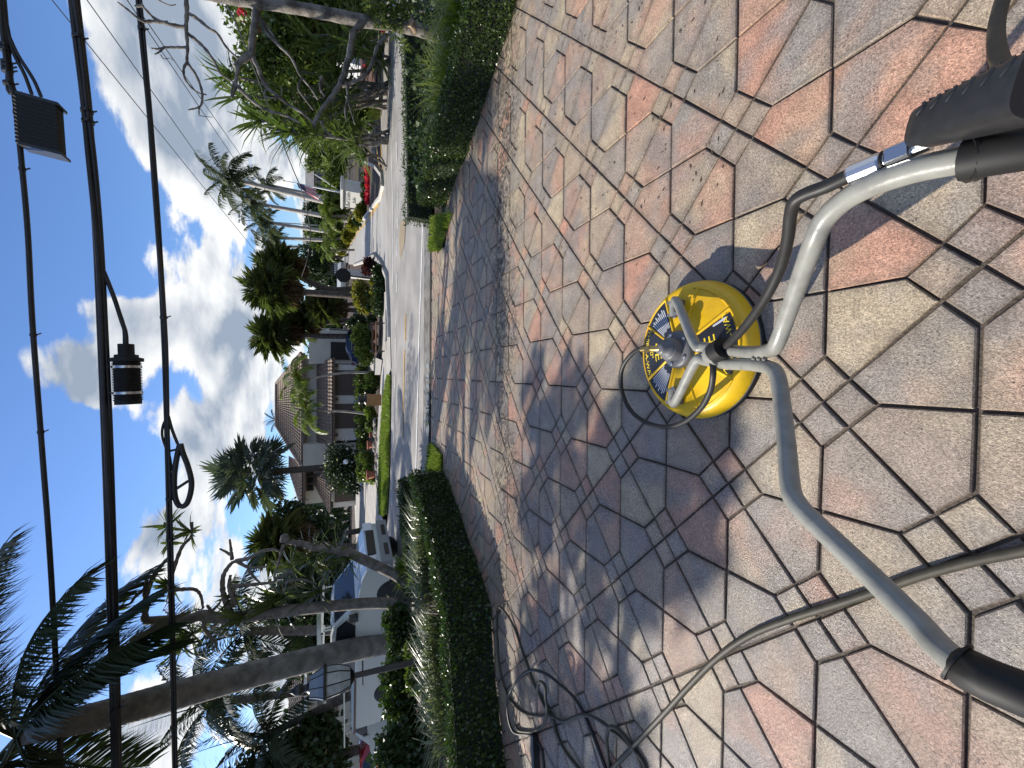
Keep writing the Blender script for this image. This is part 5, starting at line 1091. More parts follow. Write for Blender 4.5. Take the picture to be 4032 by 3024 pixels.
for k in range(13):             # hanging folds, stripe by stripe
    A_, B_ = [], []
    for j in range(7):
        t = j/6; c0_ = o0+dirp*t; wv = .10*math.sin(k*1.3+t*4)
        A_.append(c0_+Vector((-.02-k*.055*(.5+.7*t), wv*.6, -k*.02))); B_.append(c0_+Vector((-.02-(k+1)*.055*(.5+.7*t), .10*math.sin((k+1)*1.3+t*4)*.6, -(k+1)*.02)))
    ms3[k % 2].sheet(A_, B_)
ms3[0].build('red_stripes', RED, fl); ms3[1].build('white_stripes', WHT, fl)
cm_ = MB(); cm_.sheet([o0+Vector((.0,-.07,.02)), o0+dirp*.4+Vector((-.0,-.07,0))], [o0+Vector((-.34,-.05,-.1)), o0+dirp*.4+Vector((-.42,-.05,-.1))]); can = cm_.build('canton', NAVY, fl)
mb = MB()
for k in range(12):
    q = o0+dirp*(.06+.10*(k % 4))+Vector((-.07-.10*(k//4), -.09, -.03)); mb.add([q+Vector((.025*math.cos(a)*(1 if i % 2 else .45), 0, .025*math.sin(a)*(1 if i % 2 else .45))) for i, a in enumerate(np.linspace(0, 2*math.pi, 11)[:-1])], [tuple(range(10))])
mb.build('stars', WHT, can)
for l_, top, tip, w0, emb in (('white house flag hanging right of the striped flag', (1240,686), (1300,720), .55, 0), ('white flag with a dark blue round emblem left of the striped flag', (1258,772), (1306,795), .65, 1)):
    b = at(*top, 36); e = at(*tip, 36); root = thing('hanging_flag', l_, 'flag', b, 0, 'flags behind the entrance sign')
    mb = MB(); d = e-b; A_ = [b+d*t+Vector((0,.06*math.sin(t*7),0)) for t in np.linspace(0,1,6)]; B_ = [b+d*t+Vector((w0*(-.2-.7*t*(1 if emb else .2)),.06*math.cos(t*6),.35*(1-t)*.0-.28)) for t in np.linspace(0,1,6)]
    mb.sheet(A_, B_); mb.build('cloth', WHT, root)
    mb = MB(); p0 = at(1352, 762, 36); mb.tube([b+Vector((0,0,.02)), Vector((p0.x, 36, b.z-.4 if False else at(1352,762,36).z))], .02, 5); mb.build('halyard', MATS['white_pole'], root)
    if emb:
        c_ = b+d*.5+Vector((-.16,-.09,-.12)); mb = MB(); mb.lathe([(.20,-.01),(.20,.01)], 16, c_, False, Matrix.Rotation(R(90),3,'X')); mb.lathe([(.12,-.02),(.12,.02)], 12, c_, False, Matrix.Rotation(R(90),3,'X')); mb.build('emblem', NAVY, root)
# island planting: flowers, low hedges
sh_px('flower_bed', 'bed of red flowers along the kerb below the white entrance sign', [(1454,670,16),(1456,700,16),(1457,730,16),(1456,760,15),(1455,790,13),(1452,655,12)], 24.5, 2400, .10, FLOWER_RED, cat='flower bed', stemz=RZ)
sh_px('low_hedge', 'low green hedge between the red flowers and the white sign', [(1436,650,10),(1436,690,11),(1436,730,11),(1436,770,11),(1434,805,10)], 27, 1800, .12, LEAF_HEDGE, cat='hedge', stemz=RZ)
for i, (l_, pts, Y, m) in enumerate((('yellow green shrub at the corner of the street island', [(1420,845,14),(1424,825,12)], 27, LEAF_YEL), ('yellow croton hedge under the first royal palms', [(1400,860,12),(1395,875,12),(1388,890,12)], 32, LEAF_YEL), ('yellow croton hedge under the middle royal palms', [(1378,910,12),(1371,925,11),(1364,940,10)], 38, LEAF_YEL), ('yellow croton hedge under the far royal palms', [(1356,960,9),(1350,975,8),(1345,990,7)], 46, LEAF_YEL), ('dark clipped hedge block beside the street kerb', [(1418,862,12),(1412,868,12)], 29, LEAF_DARK), ('green understorey palms below the tallest royal palm', [(1310,800,30),(1330,830,28),(1300,850,26)], 36, LEAF_MID), ('green understorey shrubs below the middle royal palms', [(1315,890,26),(1325,930,26),(1310,960,24)], 44, LEAF_MID), ('small-leaved trees in front of the apartment block', [(1310,640,34),(1320,690,30),(1300,720,24),(1330,610,30),(1345,650,20)], 42, LEAF_BRT), ('dark shrubs in front of the street house', [(1255,850,26),(1270,880,24),(1280,820,24)], 60, LEAF_DARK))):
    sh_px('garden_shrub', l_, pts, Y, 1500, .15+.003*Y, m, stemz=RZ)
for i, (l_, x, y, Y) in enumerate((('short feathery understorey palm below the tallest royal palm', 1330,850,34), ('short feathery understorey palm below the middle royal palms', 1345,940,42), ('short feathery understorey palm nearest the street corner', 1330,985,40), ('short feathery understorey palm behind the white sign', 1340,800,36))):
    pinnate_palm('understorey_palm', l_, baseg(1400,y,Y,-.2), at(x-30,y,Y), .09, .07, 'arch', 11, 1.5, 'understorey palms along the street', BARK, seed=70+i)
for l_, bl, Y, m in (('dark tree behind the second royal palm', [(1250,870,40),(1290,850,36),(1230,830,30)], 62, LEAF_DARK), ('dark tree behind the far royal palms beside the street', [(1230,1000,42),(1270,1040,44),(1210,1060,40),(1290,990,36),(1250,1080,40)], 58, LEAF_DARK), ('mid green tree between the street house and the royal palms', [(1270,950,36),(1300,920,36),(1240,930,30)], 56, LEAF_MID), ('mid green tree in front of the white apartment block', [(1270,640,30),(1240,600,30),(1300,610,36),(1225,650,20)], 66, LEAF_MID), ('green tree between the flags and the first royal palm', [(1260,765,26),(1290,780,30),(1310,750,28)], 58, LEAF_MID)):
    tree('street_tree', l_, baseg(1350,bl[0][1],Y,-.2), bl, Y, 2600, .34, m, .2, 'trees along the side street')
# stop sign seen from behind, with street name blade
sY = 19.2; sg_ = thing('stop_sign', 'black back of an octagonal stop sign on a post with a street name blade', 'sign', baseg(1470,1098,sY,RZ))
pt, pb_ = at(1286,1076,sY), at(1470,1098,sY); pb_.z = RZ
mb = MB(); mb.tube([pb_, pt], .035, 8); mb.build('post', BLACKM, sg_)
oc = at(1352,1084,sY-.06); mb = MB(); ro = .315
mb.add([oc+Vector((ro*math.cos(R(22.5+45*k)),dy,ro*math.sin(R(22.5+45*k)))) for dy in (-.012,.012) for k in range(8)], [tuple(range(8)), tuple(range(15,7,-1))]+[(k,8+k,8+(k+1)%8,(k+1)%8) for k in range(8)]); mb.build('sign_plate', BLACKR, sg_)
bq = at(1318,1056,sY); mb = MB(); mb.box((bq.x, sY, bq.z-.03), (.50,.03,.16)); ar = [Vector((bq.x+x, sY-.015, bq.z+.05+z)) for x, z in ((-.22,0),(-.12,.06),(0,.12),(.12,.06),(.22,0))]
mb.add(ar+[p+Vector((0,.03,0)) for p in ar], [(0,1,2,3,4),(9,8,7,6,5)]+[(k,5+k,5+(k+1)%5,(k+1)%5) for k in range(5)]); bl_ = mb.build('street_blade', BLACKM, sg_)
mb = MB()
for k in range(6): mb.box((bq.x-.19+.075*k, sY-.022, bq.z-.03), (.035,.012,.09))
mb.build('blade_letters', WHT, bl_)
ut = thing('utility_pillar', 'pale grey utility pillar beside the stop sign post', 'utility box', baseg(1440,1065,20.5,RZ)); p = ut.location
mb = MB(); a, b = at(1375,1060,20.5), at(1375,1088,20.5); mb.box(((a.x+b.x)/2, 20.7, (RZ+a.z)/2), (abs(a.x-b.x), .3, a.z-RZ)); mb.build('cabinet', mat('pale_grey', (.55,.55,.54), .6), ut); mb = MB(); mb.box(((a.x+b.x)/2, 20.7, a.z+.03), (abs(a.x-b.x)+.05, .36, .06)); mb.build('cabinet_lid', MATS['pale_grey'], ut)
# hedges and crotons of the corner island
sh_px('corner_hedge', 'dark green rounded hedge along the road side of the corner island', [(1495,1100,24),(1500,1140,24),(1503,1180,24),(1500,1220,22),(1490,1065,18)], 15.6, 3000, .09, LEAF_DARK, cat='hedge', stemz=RZ)
sh_px('croton_hedge', 'bright yellow croton hedge on the corner island', [(1474,1110,15),(1478,1150,16),(1480,1190,16),(1482,1220,15)], 16.8, 1800, .10, LEAF_YEL, cat='hedge', stemz=RZ)
sh_px('corner_hedge', 'flat topped green hedge behind the bench', [(1460,1160,14),(1462,1210,14),(1464,1260,14),(1466,1320,14),(1468,1370,14)], 18.2, 2400, .10, LEAF_HEDGE, cat='hedge', stemz=RZ)
sh_px('red_leaf_shrub', 'dark red-leaved shrub at the tip of the corner island', [(1455,1035,18),(1450,1060,20),(1465,1050,18)], 18.5, 1400, .10, leafmat('purple_leaf', (.07,.02,.025), (.04,.03,.02)), stemz=RZ)
sh_px('garden_shrub', 'yellow green shrub among the cabbage palm trunks', [(1420,1130,24),(1415,1160,24),(1425,1190,24),(1430,1215,20)], 20.5, 1800, .12, LEAF_YEL, stemz=RZ)
sh_px('bright_hedge', 'bright yellow green hedge in front of the blue car', [(1420,1300,24),(1425,1340,28),(1430,1380,30),(1440,1410,26),(1400,1330,16)], 18.8, 3600, .09, LEAF_BRT, cat='hedge', stemz=RZ)
sh_px('garden_shrub', 'dark glossy shrub between the bench and the blue car', [(1410,1260,24),(1420,1285,22),(1390,1275,18)], 19.8, 1600, .09, LEAF_DARK, stemz=RZ)
# house-front hedge and bed
sh_px('house_hedge', 'yellow green clipped hedge in front of the garage doors', [(1425,1500,24),(1426,1550,24),(1427,1600,24),(1428,1650,24),(1429,1700,24),(1430,1750,24),(1430,1800,24),(1430,1850,22),(1428,1878,18),(1424,1462,20)], 22.0, 6500, .10, LEAF_MID, cat='hedge', stemz=RZ)
sh_px('flowering_shrub', 'large dark shrub covered in pale flowers before the house wall', [(1335,1790,46),(1340,1840,52),(1345,1890,44),(1370,1810,40),(1380,1870,40),(1320,1850,30),(1390,1920,26)], 27, 4500, .14, LEAF_DARK, flowers=(FLOWER_WHT, 190, .12), stemz=RZ)
for l_, pts, m, n in (('pale spiky bed plant beside the brown bin', [(1455,1620,18),(1465,1640,16)], LEAF_BRT, 700), ('pale ferny bed plant below the slim palm', [(1462,1680,20),(1470,1665,15)], LEAF_MID, 800), ('rounded green bed shrub left of the terracotta pot', [(1440,1800,22),(1450,1820,18)], LEAF_MID, 900), ('low yellow shrub at the left end of the house bed', [(1450,1860,20),(1462,1885,18)], LEAF_BRT, 900), ('leafy light shrub between the slim palm and the brown bin', [(1462,1490,22),(1470,1515,20),(1455,1520,18),(1480,1480,14)], LEAF_BRT, 1200), ('dark low shrub against the hedge beside the bin', [(1460,1540,18),(1450,1560,16)], LEAF_DARK, 700)):
    sh_px('garden_shrub', l_, pts, 19.0, n, .09, m, stemz=RZ)
TERRA = mat('terracotta', (.30,.10,.055), .8, (.22,.075,.04), 5, 4)
for l_, x, y, s in (('terracotta pot between the shrubs in the middle of the house bed', 1475,1750,1.0), ('terracotta pot at the left end of the house bed', 1480,1868,1.1), ('small terracotta pot beside the ferny plant', 1476,1712,.7)):
    p = baseg(x,y,18.6,-.13); o = thing('plant_pot', l_, 'plant pot', p, 0, 'terracotta pots in the house bed'); mb = MB(); mb.lathe([(.12*s,0),(.17*s,.28*s),(.155*s,.28*s),(.15*s,.25*s),(.0001,.25*s)], 16, p); mb.build('pot', TERRA, o); mb = MB(); mb.lathe([(.17*s,.255*s),(.19*s,.26*s),(.19*s,.30*s),(.165*s,.30*s)], 16, p); mb.build('rim', TERRA, o)
STONEG = mat('rock_grey', (.30,.27,.24), .85, (.20,.18,.16), 6, 4, bump=.4, bscale=20)
for k in range(14):
    y = 1660+k*17+random.uniform(-5,5); p = gr(1478+random.uniform(-6,8)+k*.2, y, -.12); o = MB(); s = random.uniform(.10,.20)
    vs = [p+Vector((s*math.cos(a)*random.uniform(.8,1.1), s*.7*math.sin(a), z*s)) for z in (0,.35) for a in np.linspace(0,2*math.pi,8)[:-1]]; top = p+Vector((0,0,s*.55))
    o.add(vs+[top], [tuple((i,(i+1)%7,7+(i+1)%7,7+i)) for i in range(7)]+[(7+i,7+(i+1)%7,14) for i in range(7)], True); setp(o.build('edging_rock', STONEG), 'grey edging rock lying in the row along the front of the house bed', 'rock', 'rocks edging the house bed')
def globe_lamp(label, x, y, Y, r, group='globe lamps of the house'):
    c_ = at(x, y, Y); o = thing('globe_lamp', label, 'lamp', Vector((c_.x, Y, RZ)), 0, group); mb = MB(); mb.tube([Vector((c_.x,Y,RZ)), c_-Vector((0,0,r*.9))], .03, 8); mb.build('post', BLACKM, o)
    mb = MB(); mb.lathe([(r*math.sin(a), -r*math.cos(a)) for a in np.linspace(.05, math.pi-.02, 12)], 16, c_); mb.build('globe', mat('opal_glass', (.85,.85,.82), .25), o)
globe_lamp('white globe lamp on a post in front of the flowering shrub', 1362,1818,24.5,.135); globe_lamp('small white globe lamp beside the cabbage palm trunk', 1293,1297,25,.085)
# litter bin
bn = thing('litter_bin', 'brown slatted litter bin with a domed black lid beside the pavement', 'litter bin', gr(1500,1574,-.13)); p = bn.location
Yb = p.y; wb = 41/FPX*Yb*.98; zt_ = at(1442,1574,Yb).z; BINM = mat('bin_slat', (.36,.18,.065), .55, (.30,.145,.05), 8, 4)
mb = MB(); mb.box((p.x, Yb, (p.z+zt_)/2), (wb*.92, wb*.92, zt_-p.z)); mb.build('liner', BLACKM, bn)
k = 7
for sx_, sy_ in ((0,-1),(0,1),(-1,0),(1,0)):
    for j in range(k):
        u = (j+.5)/k-.5; mb = MB(); q = (p.x+(u*wb if sx_ == 0 else sx_*wb*.485), Yb+(u*wb if sy_ == 0 else sy_*wb*.485), (p.z+zt_)/2); mb.box(q, ((wb/k*.86, .025, zt_-p.z-.02) if sx_ == 0 else (.025, wb/k*.86, zt_-p.z-.02))); mb.build('slat', BINM, bn)
mb = MB(); mb.lathe([(wb*.50,0),(wb*.50,.03),(wb*.36,.05),(wb*.36,.16),(wb*.44,.17),(wb*.42,.24),(wb*.25,.29),(.0001,.30)], 20, (p.x,Yb,zt_)); mb.build('lid', BLACKM, bn)
# bench
bc = thing('slatted_bench', 'wooden slatted bench with a dark metal frame facing the road', 'bench', gr(1512,1330,-.13)); p = bc.location; yb = p.y
x0, x1 = at(1500,1391,yb).x, at(1500,1268,yb).x; zs, ztp = p.z+.27, at(1466,1330,yb).z
for k in range(5): mb = MB(); mb.box(((x0+x1)/2, yb+.16+.012*k, zs+.06+(ztp-zs-.06)*(k+.5)/5), (x1-x0, .025, (ztp-zs-.06)/5*.86)); mb.build('back_slat', WOODM, bc)
for k in range(4): mb = MB(); mb.box(((x0+x1)/2, yb-.22+.095*k, zs), (x1-x0, .085, .025)); mb.build('seat_slat', WOODM, bc)
for x in (x0+.06, x1-.06):
    mb = MB(); mb.box((x, yb-.2, (p.z+zs)/2), (.04,.04,zs-p.z)); mb.box((x, yb+.2, (p.z+ztp)/2), (.04,.03,ztp-p.z-.04)); mb.box((x, yb, zs-.03), (.04,.42,.03)); mb.box((x, yb-.02, zs+.16), (.035,.40,.025)); mb.box((x, yb-.2, zs+.08), (.035,.035,.16)); mb.build('leg_frame', BLACKM, bc)
# marker pins on the verges
for i, (x, y, l_) in enumerate(((1718,883,'black marker pin in the right verge nearest the hedge'), (1725,928,'black marker pin at the tip of the right verge'), (1712,1795,'black marker pin in the left verge nearest the driveway'), (1690,1840,'black marker pin beside the left hedge end'))):
    p = gr(x, y); o = thing('marker_pin', l_, 'marker', p, 0, 'black marker pins at the driveway mouth'); mb = MB(); mb.tube([p, p+Vector((0,.0,.14))], .006, 6); mb.build('stake', BLACKM, o); mb = MB(); mb.lathe([(.02,.14),(.022,.15),(.012,.16)], 10, p); mb.build('cap', BLACKM, o)
# lantern post in the left bed
lp0 = gr(1705,2588,-.17); lY = lp0.y
lp = thing('lantern_post', 'black lantern on a dark post standing behind the left hedge', 'lamp post', lp0)
lt = at(1380,2665,lY); LAX = (lt-lp0).normalized()
mb = MB(); mb.tube([lp0, lt], [.052,.045], 12); mb.build('post', mat('post_brown', (.05,.038,.03), .5, (.035,.027,.022), 10, 3), lp)
mb = MB(); q = at(1428,2650,lY); mb.tube([q+Vector((-.20,0,0)), q+Vector((.20,0,0))], .012, 8); mb.build('ladder_bar', BLACKM, lp)
ls = lY/FPX; GLZ = mat('lantern_glass', (.42,.43,.40), .15, (.30,.31,.29), 9, 4)
def oct_(r, z): return [lt+Vector((r*math.cos(R(45*k+22.5)), r*math.sin(R(45*k+22.5)), z)) for k in range(8)]
mb = MB(); mb.loft([oct_(.145,.0), oct_(.21,.16), oct_(.235,.36)]); mb.build('glass', GLZ, lp)
for k in range(8):
    mb = MB(); pts = [oct_(r, z)[k] for r, z in ((.147,0),(.213,.16),(.238,.36))]; mb.tube(pts, .009, 5); mb.build('glazing_bar', BLACKM, lp)
mb = MB(); mb.loft([oct_(.27,.355), oct_(.275,.40)]); mb.build('collar', BLACKM, lp)
mb = MB(); mb.loft([oct_(.235,.40), oct_(.20,.47), oct_(.155,.60)]); rfm = mb.build('roof', mat('lantern_roof', (.16,.20,.25), .25), lp)
mb = MB()
for k in range(8): mb.tube([oct_(r, z)[k] for r, z in ((.238,.40),(.203,.47),(.158,.60))], .008, 5)
mb.build('roof_rib', BLACKM, rfm)
mb = MB(); mb.lathe([(.10,.60),(.06,.64),(.05,.68),(.085,.72),(.075,.80),(.03,.85),(.012,.88),(.0001,.93)], 14, lt); mb.build('finial', BLACKM, lp)
mb = MB(); mb.lathe([(.06,-.06),(.13,-.01),(.15,.005)], 14, lt); mb.build('socket', BLACKM, lp)

# ------------------------------------------------------------------ vehicles
TYRE = mat('tyre', (.02,.02,.02), .8); RIM = mat('wheel_rim', (.35,.35,.36), .35, metal=.8); CHROME = mat('bright_trim', (.5,.5,.5), .15, metal=1.0)
LAMPW = mat('lamp_clear', (.75,.76,.76), .12, spec=.8); LAMPR = mat('lamp_red', (.40,.012,.01), .2); LAMPO = mat('lamp_amber', (.75,.20,.02), .25)
def wheel(root, x, y, r, w=.2):
    mb = MB(); mb.lathe([(r*.62,-w/2),(r*.95,-w/2),(r,-w*.35),(r,w*.35),(r*.95,w/2),(r*.62,w/2)], 20, (x,y,r), True, Matrix.Rotation(R(90),3,'X')); wl = mb.build('wheel', TYRE, root, world=False)
    mb = MB(); mb.lathe([(r*.60,-w*.45),(r*.64,w*.42),(r*.2,w*.30),(.0001,w*.3)], 14, (x,y,r), True, Matrix.Rotation(R(90 if y < 0 else -90),3,'X')); mb.build('rim', RIM, wl, world=False)
def vehicle(name, label, cat, loc, rz, prof_low, prof_cab, width, m, wheels, wr, glass, extras=None, group=None, tum=.16, sc=1.0):
    """profiles in x (front +x), z; lower body and tapered cabin, both lofted across the width with rounded flanks"""
    root = thing(name, label, cat, loc, rz, group); root.scale = (sc,)*3
    w = width/2
    def across(prof, ws, ins):
        rings = []
        for y, k in ws: cxm = sum(p[0] for p in prof)/len(prof); rings.append([Vector((cxm+(x-cxm)*k, y, z)) for x, z in prof])
        return rings
    mb = MB(); mb.loft(across(prof_low, ((-w,.965),(-w*.93,.99),(-w*.6,1),(w*.6,1),(w*.93,.99),(w,.965)), 0), False); mb.build('body', m, root, world=False)
    zb = min(z for x, z in prof_cab); zt = max(z for x, z in prof_cab); rings = []
    mb = MB()
    for s in (-1,-.9,.9,1):
        rings.append([Vector((x*(1 if abs(s) < 1 else .995), s*w*(1-tum*(z-zb)/(zt-zb)), z-(0 if abs(s) < 1 else .03*(z-zb)/(zt-zb)))) for x, z in prof_cab])
    mb.loft(rings); mb.build('cabin', m, root, world=False)
    for nm, kind, pts in glass:
        mb = MB()
        if kind == 'side':
            for s in (-1, 1):
                mb = MB(); q = [Vector((x, s*(w*(1-tum*(z-zb)/(zt-zb))+.006), z)) for x, z in pts]; mb.add(q, [tuple(range(len(q)))] if s < 0 else [tuple(range(len(q)-1,-1,-1))])
                mb.build(nm, GLASSD, root, world=False)
            continue
        else:
            (xa, za), (xb, zb_) = pts; nrm = Vector((zb_-za, 0, -(xb-xa))).normalized()*(.008 if kind == 'front' else -.008)
            f = lambda z: w*(1-tum*(z-zb)/(zt-zb))*.88
            mb.add([Vector((xa,-f(za),za))+nrm, Vector((xa,f(za),za))+nrm, Vector((xb,f(zb_),zb_))+nrm, Vector((xb,-f(zb_),zb_))+nrm], [(0,1,2,3)])
        mb.build(nm, GLASSD, root, world=False)
    for x in wheels:
        for s in (-1, 1): wheel(root, x, s*(w-.09), wr)
    if extras: extras(root, w)
    return root
def bx(root, nm, c, d, m): mb = MB(); mb.box(c, d); return mb.build(nm, m, root, world=False)
WHP = mat('white_car_paint', (.50,.53,.50), .22, spec=.5, coat=.6); BLP = mat('blue_car_paint', (.012,.022,.085), .2, spec=.5, coat=.8); RDP = mat('red_car_paint', (.30,.012,.015), .25, coat=.6)
def pick_x(root, w):
    bx(root, 'front_bumper', (2.22,0,.48), (.16,w*2*.96,.26), mat('grey_bumper', (.22,.225,.22), .5)); bx(root, 'grille', (2.255,0,.80), (.03,w*1.1,.20), BLACKM)
    for s in (-1, 1):
        bx(root, 'headlight', (2.20,s*w*.78,.84), (.12,w*.36,.22), LAMPW); mb = MB(); mb.box((1.0,s*(w+.12),1.22), (.10,.16,.20)); mb.build('mirror', BLACKM, root, world=False); bx(root, 'bumper_vent', (2.30,s*w*.45,.46), (.02,w*.5,.10), BLACKM)
        bx(root, 'door_handle', (-.20,s*(w+.012),1.02), (.16,.03,.04), BLACKM)
        bx(root, 'bed_rail', (-1.75,s*(w-.03),1.16), (1.9,.09,.05), BROWNT)
        for x in (.55,-.75): mb = MB(); mb.tube([Vector((x,s*(w*.82),1.68)), Vector((x,s*w*.82,1.90))], .025, 6); mb.build('rack_post', CHROME, root, world=False)
    for x in (.55,-.75): bx(root, 'rack_bar', (x,0,1.90), (.06,w*1.8,.05), CHROME)
    bx(root, 'rack_board', (-.1,-w*.5,1.97), (2.0,.30,.09), WHP); bx(root, 'tailgate', (-2.64,0,.86), (.06,w*1.8,.52), WHP); bx(root, 'bed_floor', (-1.7,0,.62), (1.9,w*1.8,.04), BLACKM)
low_p = [(2.22,.42),(2.26,.70),(2.18,.94),(1.9,1.05),(1.25,1.13),(-2.62,1.13),(-2.66,.45)]
cab_p = [(1.30,1.11),(.62,1.66),(.35,1.72),(-.55,1.72),(-.80,1.66),(-.92,1.11)]
glp = [('windscreen','front',[(1.22,1.17),(.66,1.63)]), ('side_window','side',[(1.02,1.17),(.60,1.58),(.12,1.62),(.12,1.17)]), ('side_window','side',[(.04,1.17),(.04,1.62),(-.55,1.62),(-.72,1.17)]), ('rear_window','back',[(-.90,1.18),(-.81,1.60)])]
vp = gr(1560,2280,RZ); 
vehicle('pickup_truck', 'white pickup truck with a roof rack parked behind the left hedge, nose to the road', 'pickup truck', (-6.15,11.6,RZ), R(-15), low_p, cab_p, 1.8, WHP, (1.42,-1.6), .36, glp, pick_x)
def jeep_x(root, w):
    bx(root, 'front_bumper', (2.0,0,.45), (.16,w*1.96,.22), WHP); bx(root, 'rack_board', (-.2,0,1.98), (2.3,w*1.3,.05), CHROME)
    for s in (-1, 1):
        bx(root, 'headlight', (1.95,s*w*.7,.78), (.1,.24,.2), LAMPW); bx(root, 'turn_signal', (1.80,s*(w+.008),.80), (.22,.03,.13), LAMPO); mb = MB(); mb.box((.72,s*(w+.1),1.22), (.10,.16,.20)); mb.build('mirror', WHP, root, world=False); bx(root, 'door_handle', (-.35,s*(w+.012),1.0), (.16,.03,.04), BLACKM)
        for x in (.5,-1.0): mb = MB(); mb.tube([Vector((x,s*w*.7,1.72)), Vector((x,s*w*.7,1.97))], .02, 6); mb.build('rack_post', CHROME, root, world=False)
low_j = [(1.98,.42),(2.02,.70),(1.94,.96),(1.0,1.10),(-1.95,1.10),(-2.0,.45)]
cab_j = [(1.05,1.08),(.55,1.68),(.3,1.74),(-1.7,1.72),(-1.95,1.08)]
glj = [('windscreen','front',[(.99,1.14),(.58,1.64)]), ('side_window','side',[(.80,1.16),(.50,1.60),(-.25,1.62),(-.25,1.16)]), ('side_window','side',[(-.35,1.16),(-.35,1.62),(-1.45,1.60),(-1.65,1.16)])]
jp = at(1480,2760,11.2)
jp = at(1480,2775,12.6); vehicle('white_van', 'white van with a roof rack and amber side lamp left of the lantern', 'van', (jp.x, 12.6, RZ), R(203), low_j, cab_j, 1.7, WHP, (1.25,-1.3), .36, glj, jeep_x, sc=.70)
def sedan_x(root, w):
    for s in (-1, 1):
        bx(root, 'headlight', (2.12,s*w*.72,.66), (.16,.34,.13), LAMPW); bx(root, 'tail_light', (-2.16,s*w*.70,.80), (.10,.40,.14), LAMPR); mb = MB(); mb.box((.62,s*(w+.08),.98), (.14,.16,.10)); mb.build('mirror', MATS['blue_car_paint'], root, world=False)
        bx(root, 'window_trim', (-.15,s*(w+.004),.93), (1.9,.02,.025), CHROME); bx(root, 'door_handle', (-.35,s*(w+.01),.82), (.18,.03,.03), CHROME)
    bx(root, 'rear_bumper', (-2.2,0,.45), (.12,w*1.9,.22), BLP); bx(root, 'number_plate', (-2.27,0,.52), (.02,.32,.14), WHP)
low_s = [(2.2,.28),(2.24,.52),(2.1,.70),(1.0,.90),(-1.5,.96),(-2.18,.92),(-2.24,.60),(-2.2,.28)]
cab_s = [(1.05,.88),(.30,1.32),(.0,1.38),(-.75,1.38),(-1.05,1.33),(-1.85,.93)]
gls = [('windscreen','front',[(.96,.93),(.34,1.30)]), ('side_window','side',[(.72,.95),(.28,1.26),(-.22,1.30),(-.22,.95)]), ('side_window','side',[(-.30,.95),(-.30,1.30),(-.85,1.28),(-1.25,.97)]), ('rear_window','back',[(-1.72,.98),(-1.06,1.30)])]
bp_ = at(1390,1340,25.5)
vehicle('blue_car', 'dark blue car parked in front of the house behind the bright hedge', 'car', (bp_.x+.1,25.8,RZ+.15), R(6), low_s, cab_s, 1.75, BLP, (1.35,-1.4), .32, gls, sedan_x, sc=.66)
rp = at(1470,2990,12.8)
vehicle('red_car', 'red car partly hidden by leaves at the far left edge', 'car', (rp.x-.5,12.9,RZ), R(195), low_s, cab_s, 1.75, RDP, (1.35,-1.4), .32, gls, sc=.70, extras=lambda r_, w: [bx(r_, 'headlight', (2.12,s*w*.72,.66), (.16,.34,.13), LAMPW) for s in (-1,1)])
gr_ = at(1318,1030,60)
for i, (x, y, Y, l_, m_) in enumerate(((1338,1062,62,'silver car parked far along the side street', mat('silver_paint', (.45,.46,.47), .25, metal=.3)), (1334,1110,64,'white car far along the side street behind the palm trunks', WHP))):
    p = at(x, y, Y); vehicle('street_car', l_, 'car', (p.x, Y, RZ), R(80), low_s, cab_s, 1.75, m_, (1.35,-1.4), .32, gls, None, 'cars far along the side street')

# ------------------------------------------------------------------ overhead cables
CY_ = 8.0
def cable(name, label, pts, r, strands=1, group='overhead cables across the driveway', Ys=None, ext=True):
    P = [at(x, y, (Ys[i] if Ys else CY_)) for i, (x, y) in enumerate(pts)]
    if ext: P = [P[0]+(P[0]-P[1])*1.5]+P+[P[-1]+(P[-1]-P[-2])*3.5]
    S = smooth_path(P, 10); root = thing(name, label, 'cable', S[0], 0, group)
    for k in range(strands):
        mb = MB(); q = []
        for i, p in enumerate(S): a = i*.035+k*2*math.pi/strands+.25*math.sin(i*.31+k*1.7); o_ = Vector((0, math.cos(a), math.sin(a)))*(r*.55 if strands > 1 else 0); q.append(p+o_)
        mb.tube(q, r*(.55 if strands > 1 else 1), 7); mb.build('strand', CABLE, root)
    for k in range(6):          # lashing clips
        i = random.randrange(8, len(S)-8); mb = MB(); t_ = (S[i+1]-S[i]).normalized(); mb.tube([S[i]-t_*.02, S[i]+t_*.02], r*1.25, 8); mb.beam(S[i]+Vector((0,0,-r)), S[i]+Vector((.03,0,-r-.05)), .015); mb.build('cable_clip', BLACKM, root)
    return root
W1 = [(14,0),(40,300),(58,380),(85,640),(109,911),(128,1276),(164,1750),(200,2242),(241,3024)]
W2 = [(292,0),(330,330),(355,565),(392,1039),(419,1640),(443,2370),(459,3024)]
W3 = [(547,0),(590,480),(620,875),(644,1250),(656,1549),(674,2278),(689,3024)]
cable('overhead_cable', 'topmost thin cable carrying the ribbed black box', W1, .032, 1)
cable('overhead_cable', 'thickest cable bundle carrying the black canister', W2, .062, 4)
cable('overhead_cable', 'lowest cable bundle with the teardrop slack loop', W3, .040, 3)
cable('overhead_cable', 'thick cable stub coming to the ribbed box at the top right corner', [(2,0),(20,180),(35,330),(50,370)], .05, 2, ext=False)
def tubepx(root, nm, pts, r, m=CABLE, Y=CY_, n=8):
    mb = MB(); mb.tube(smooth_path([at(q[0], q[1], Y+(q[2] if len(q) > 2 else 0)) for q in pts], 6), r, n); return mb.build(nm, m, root)
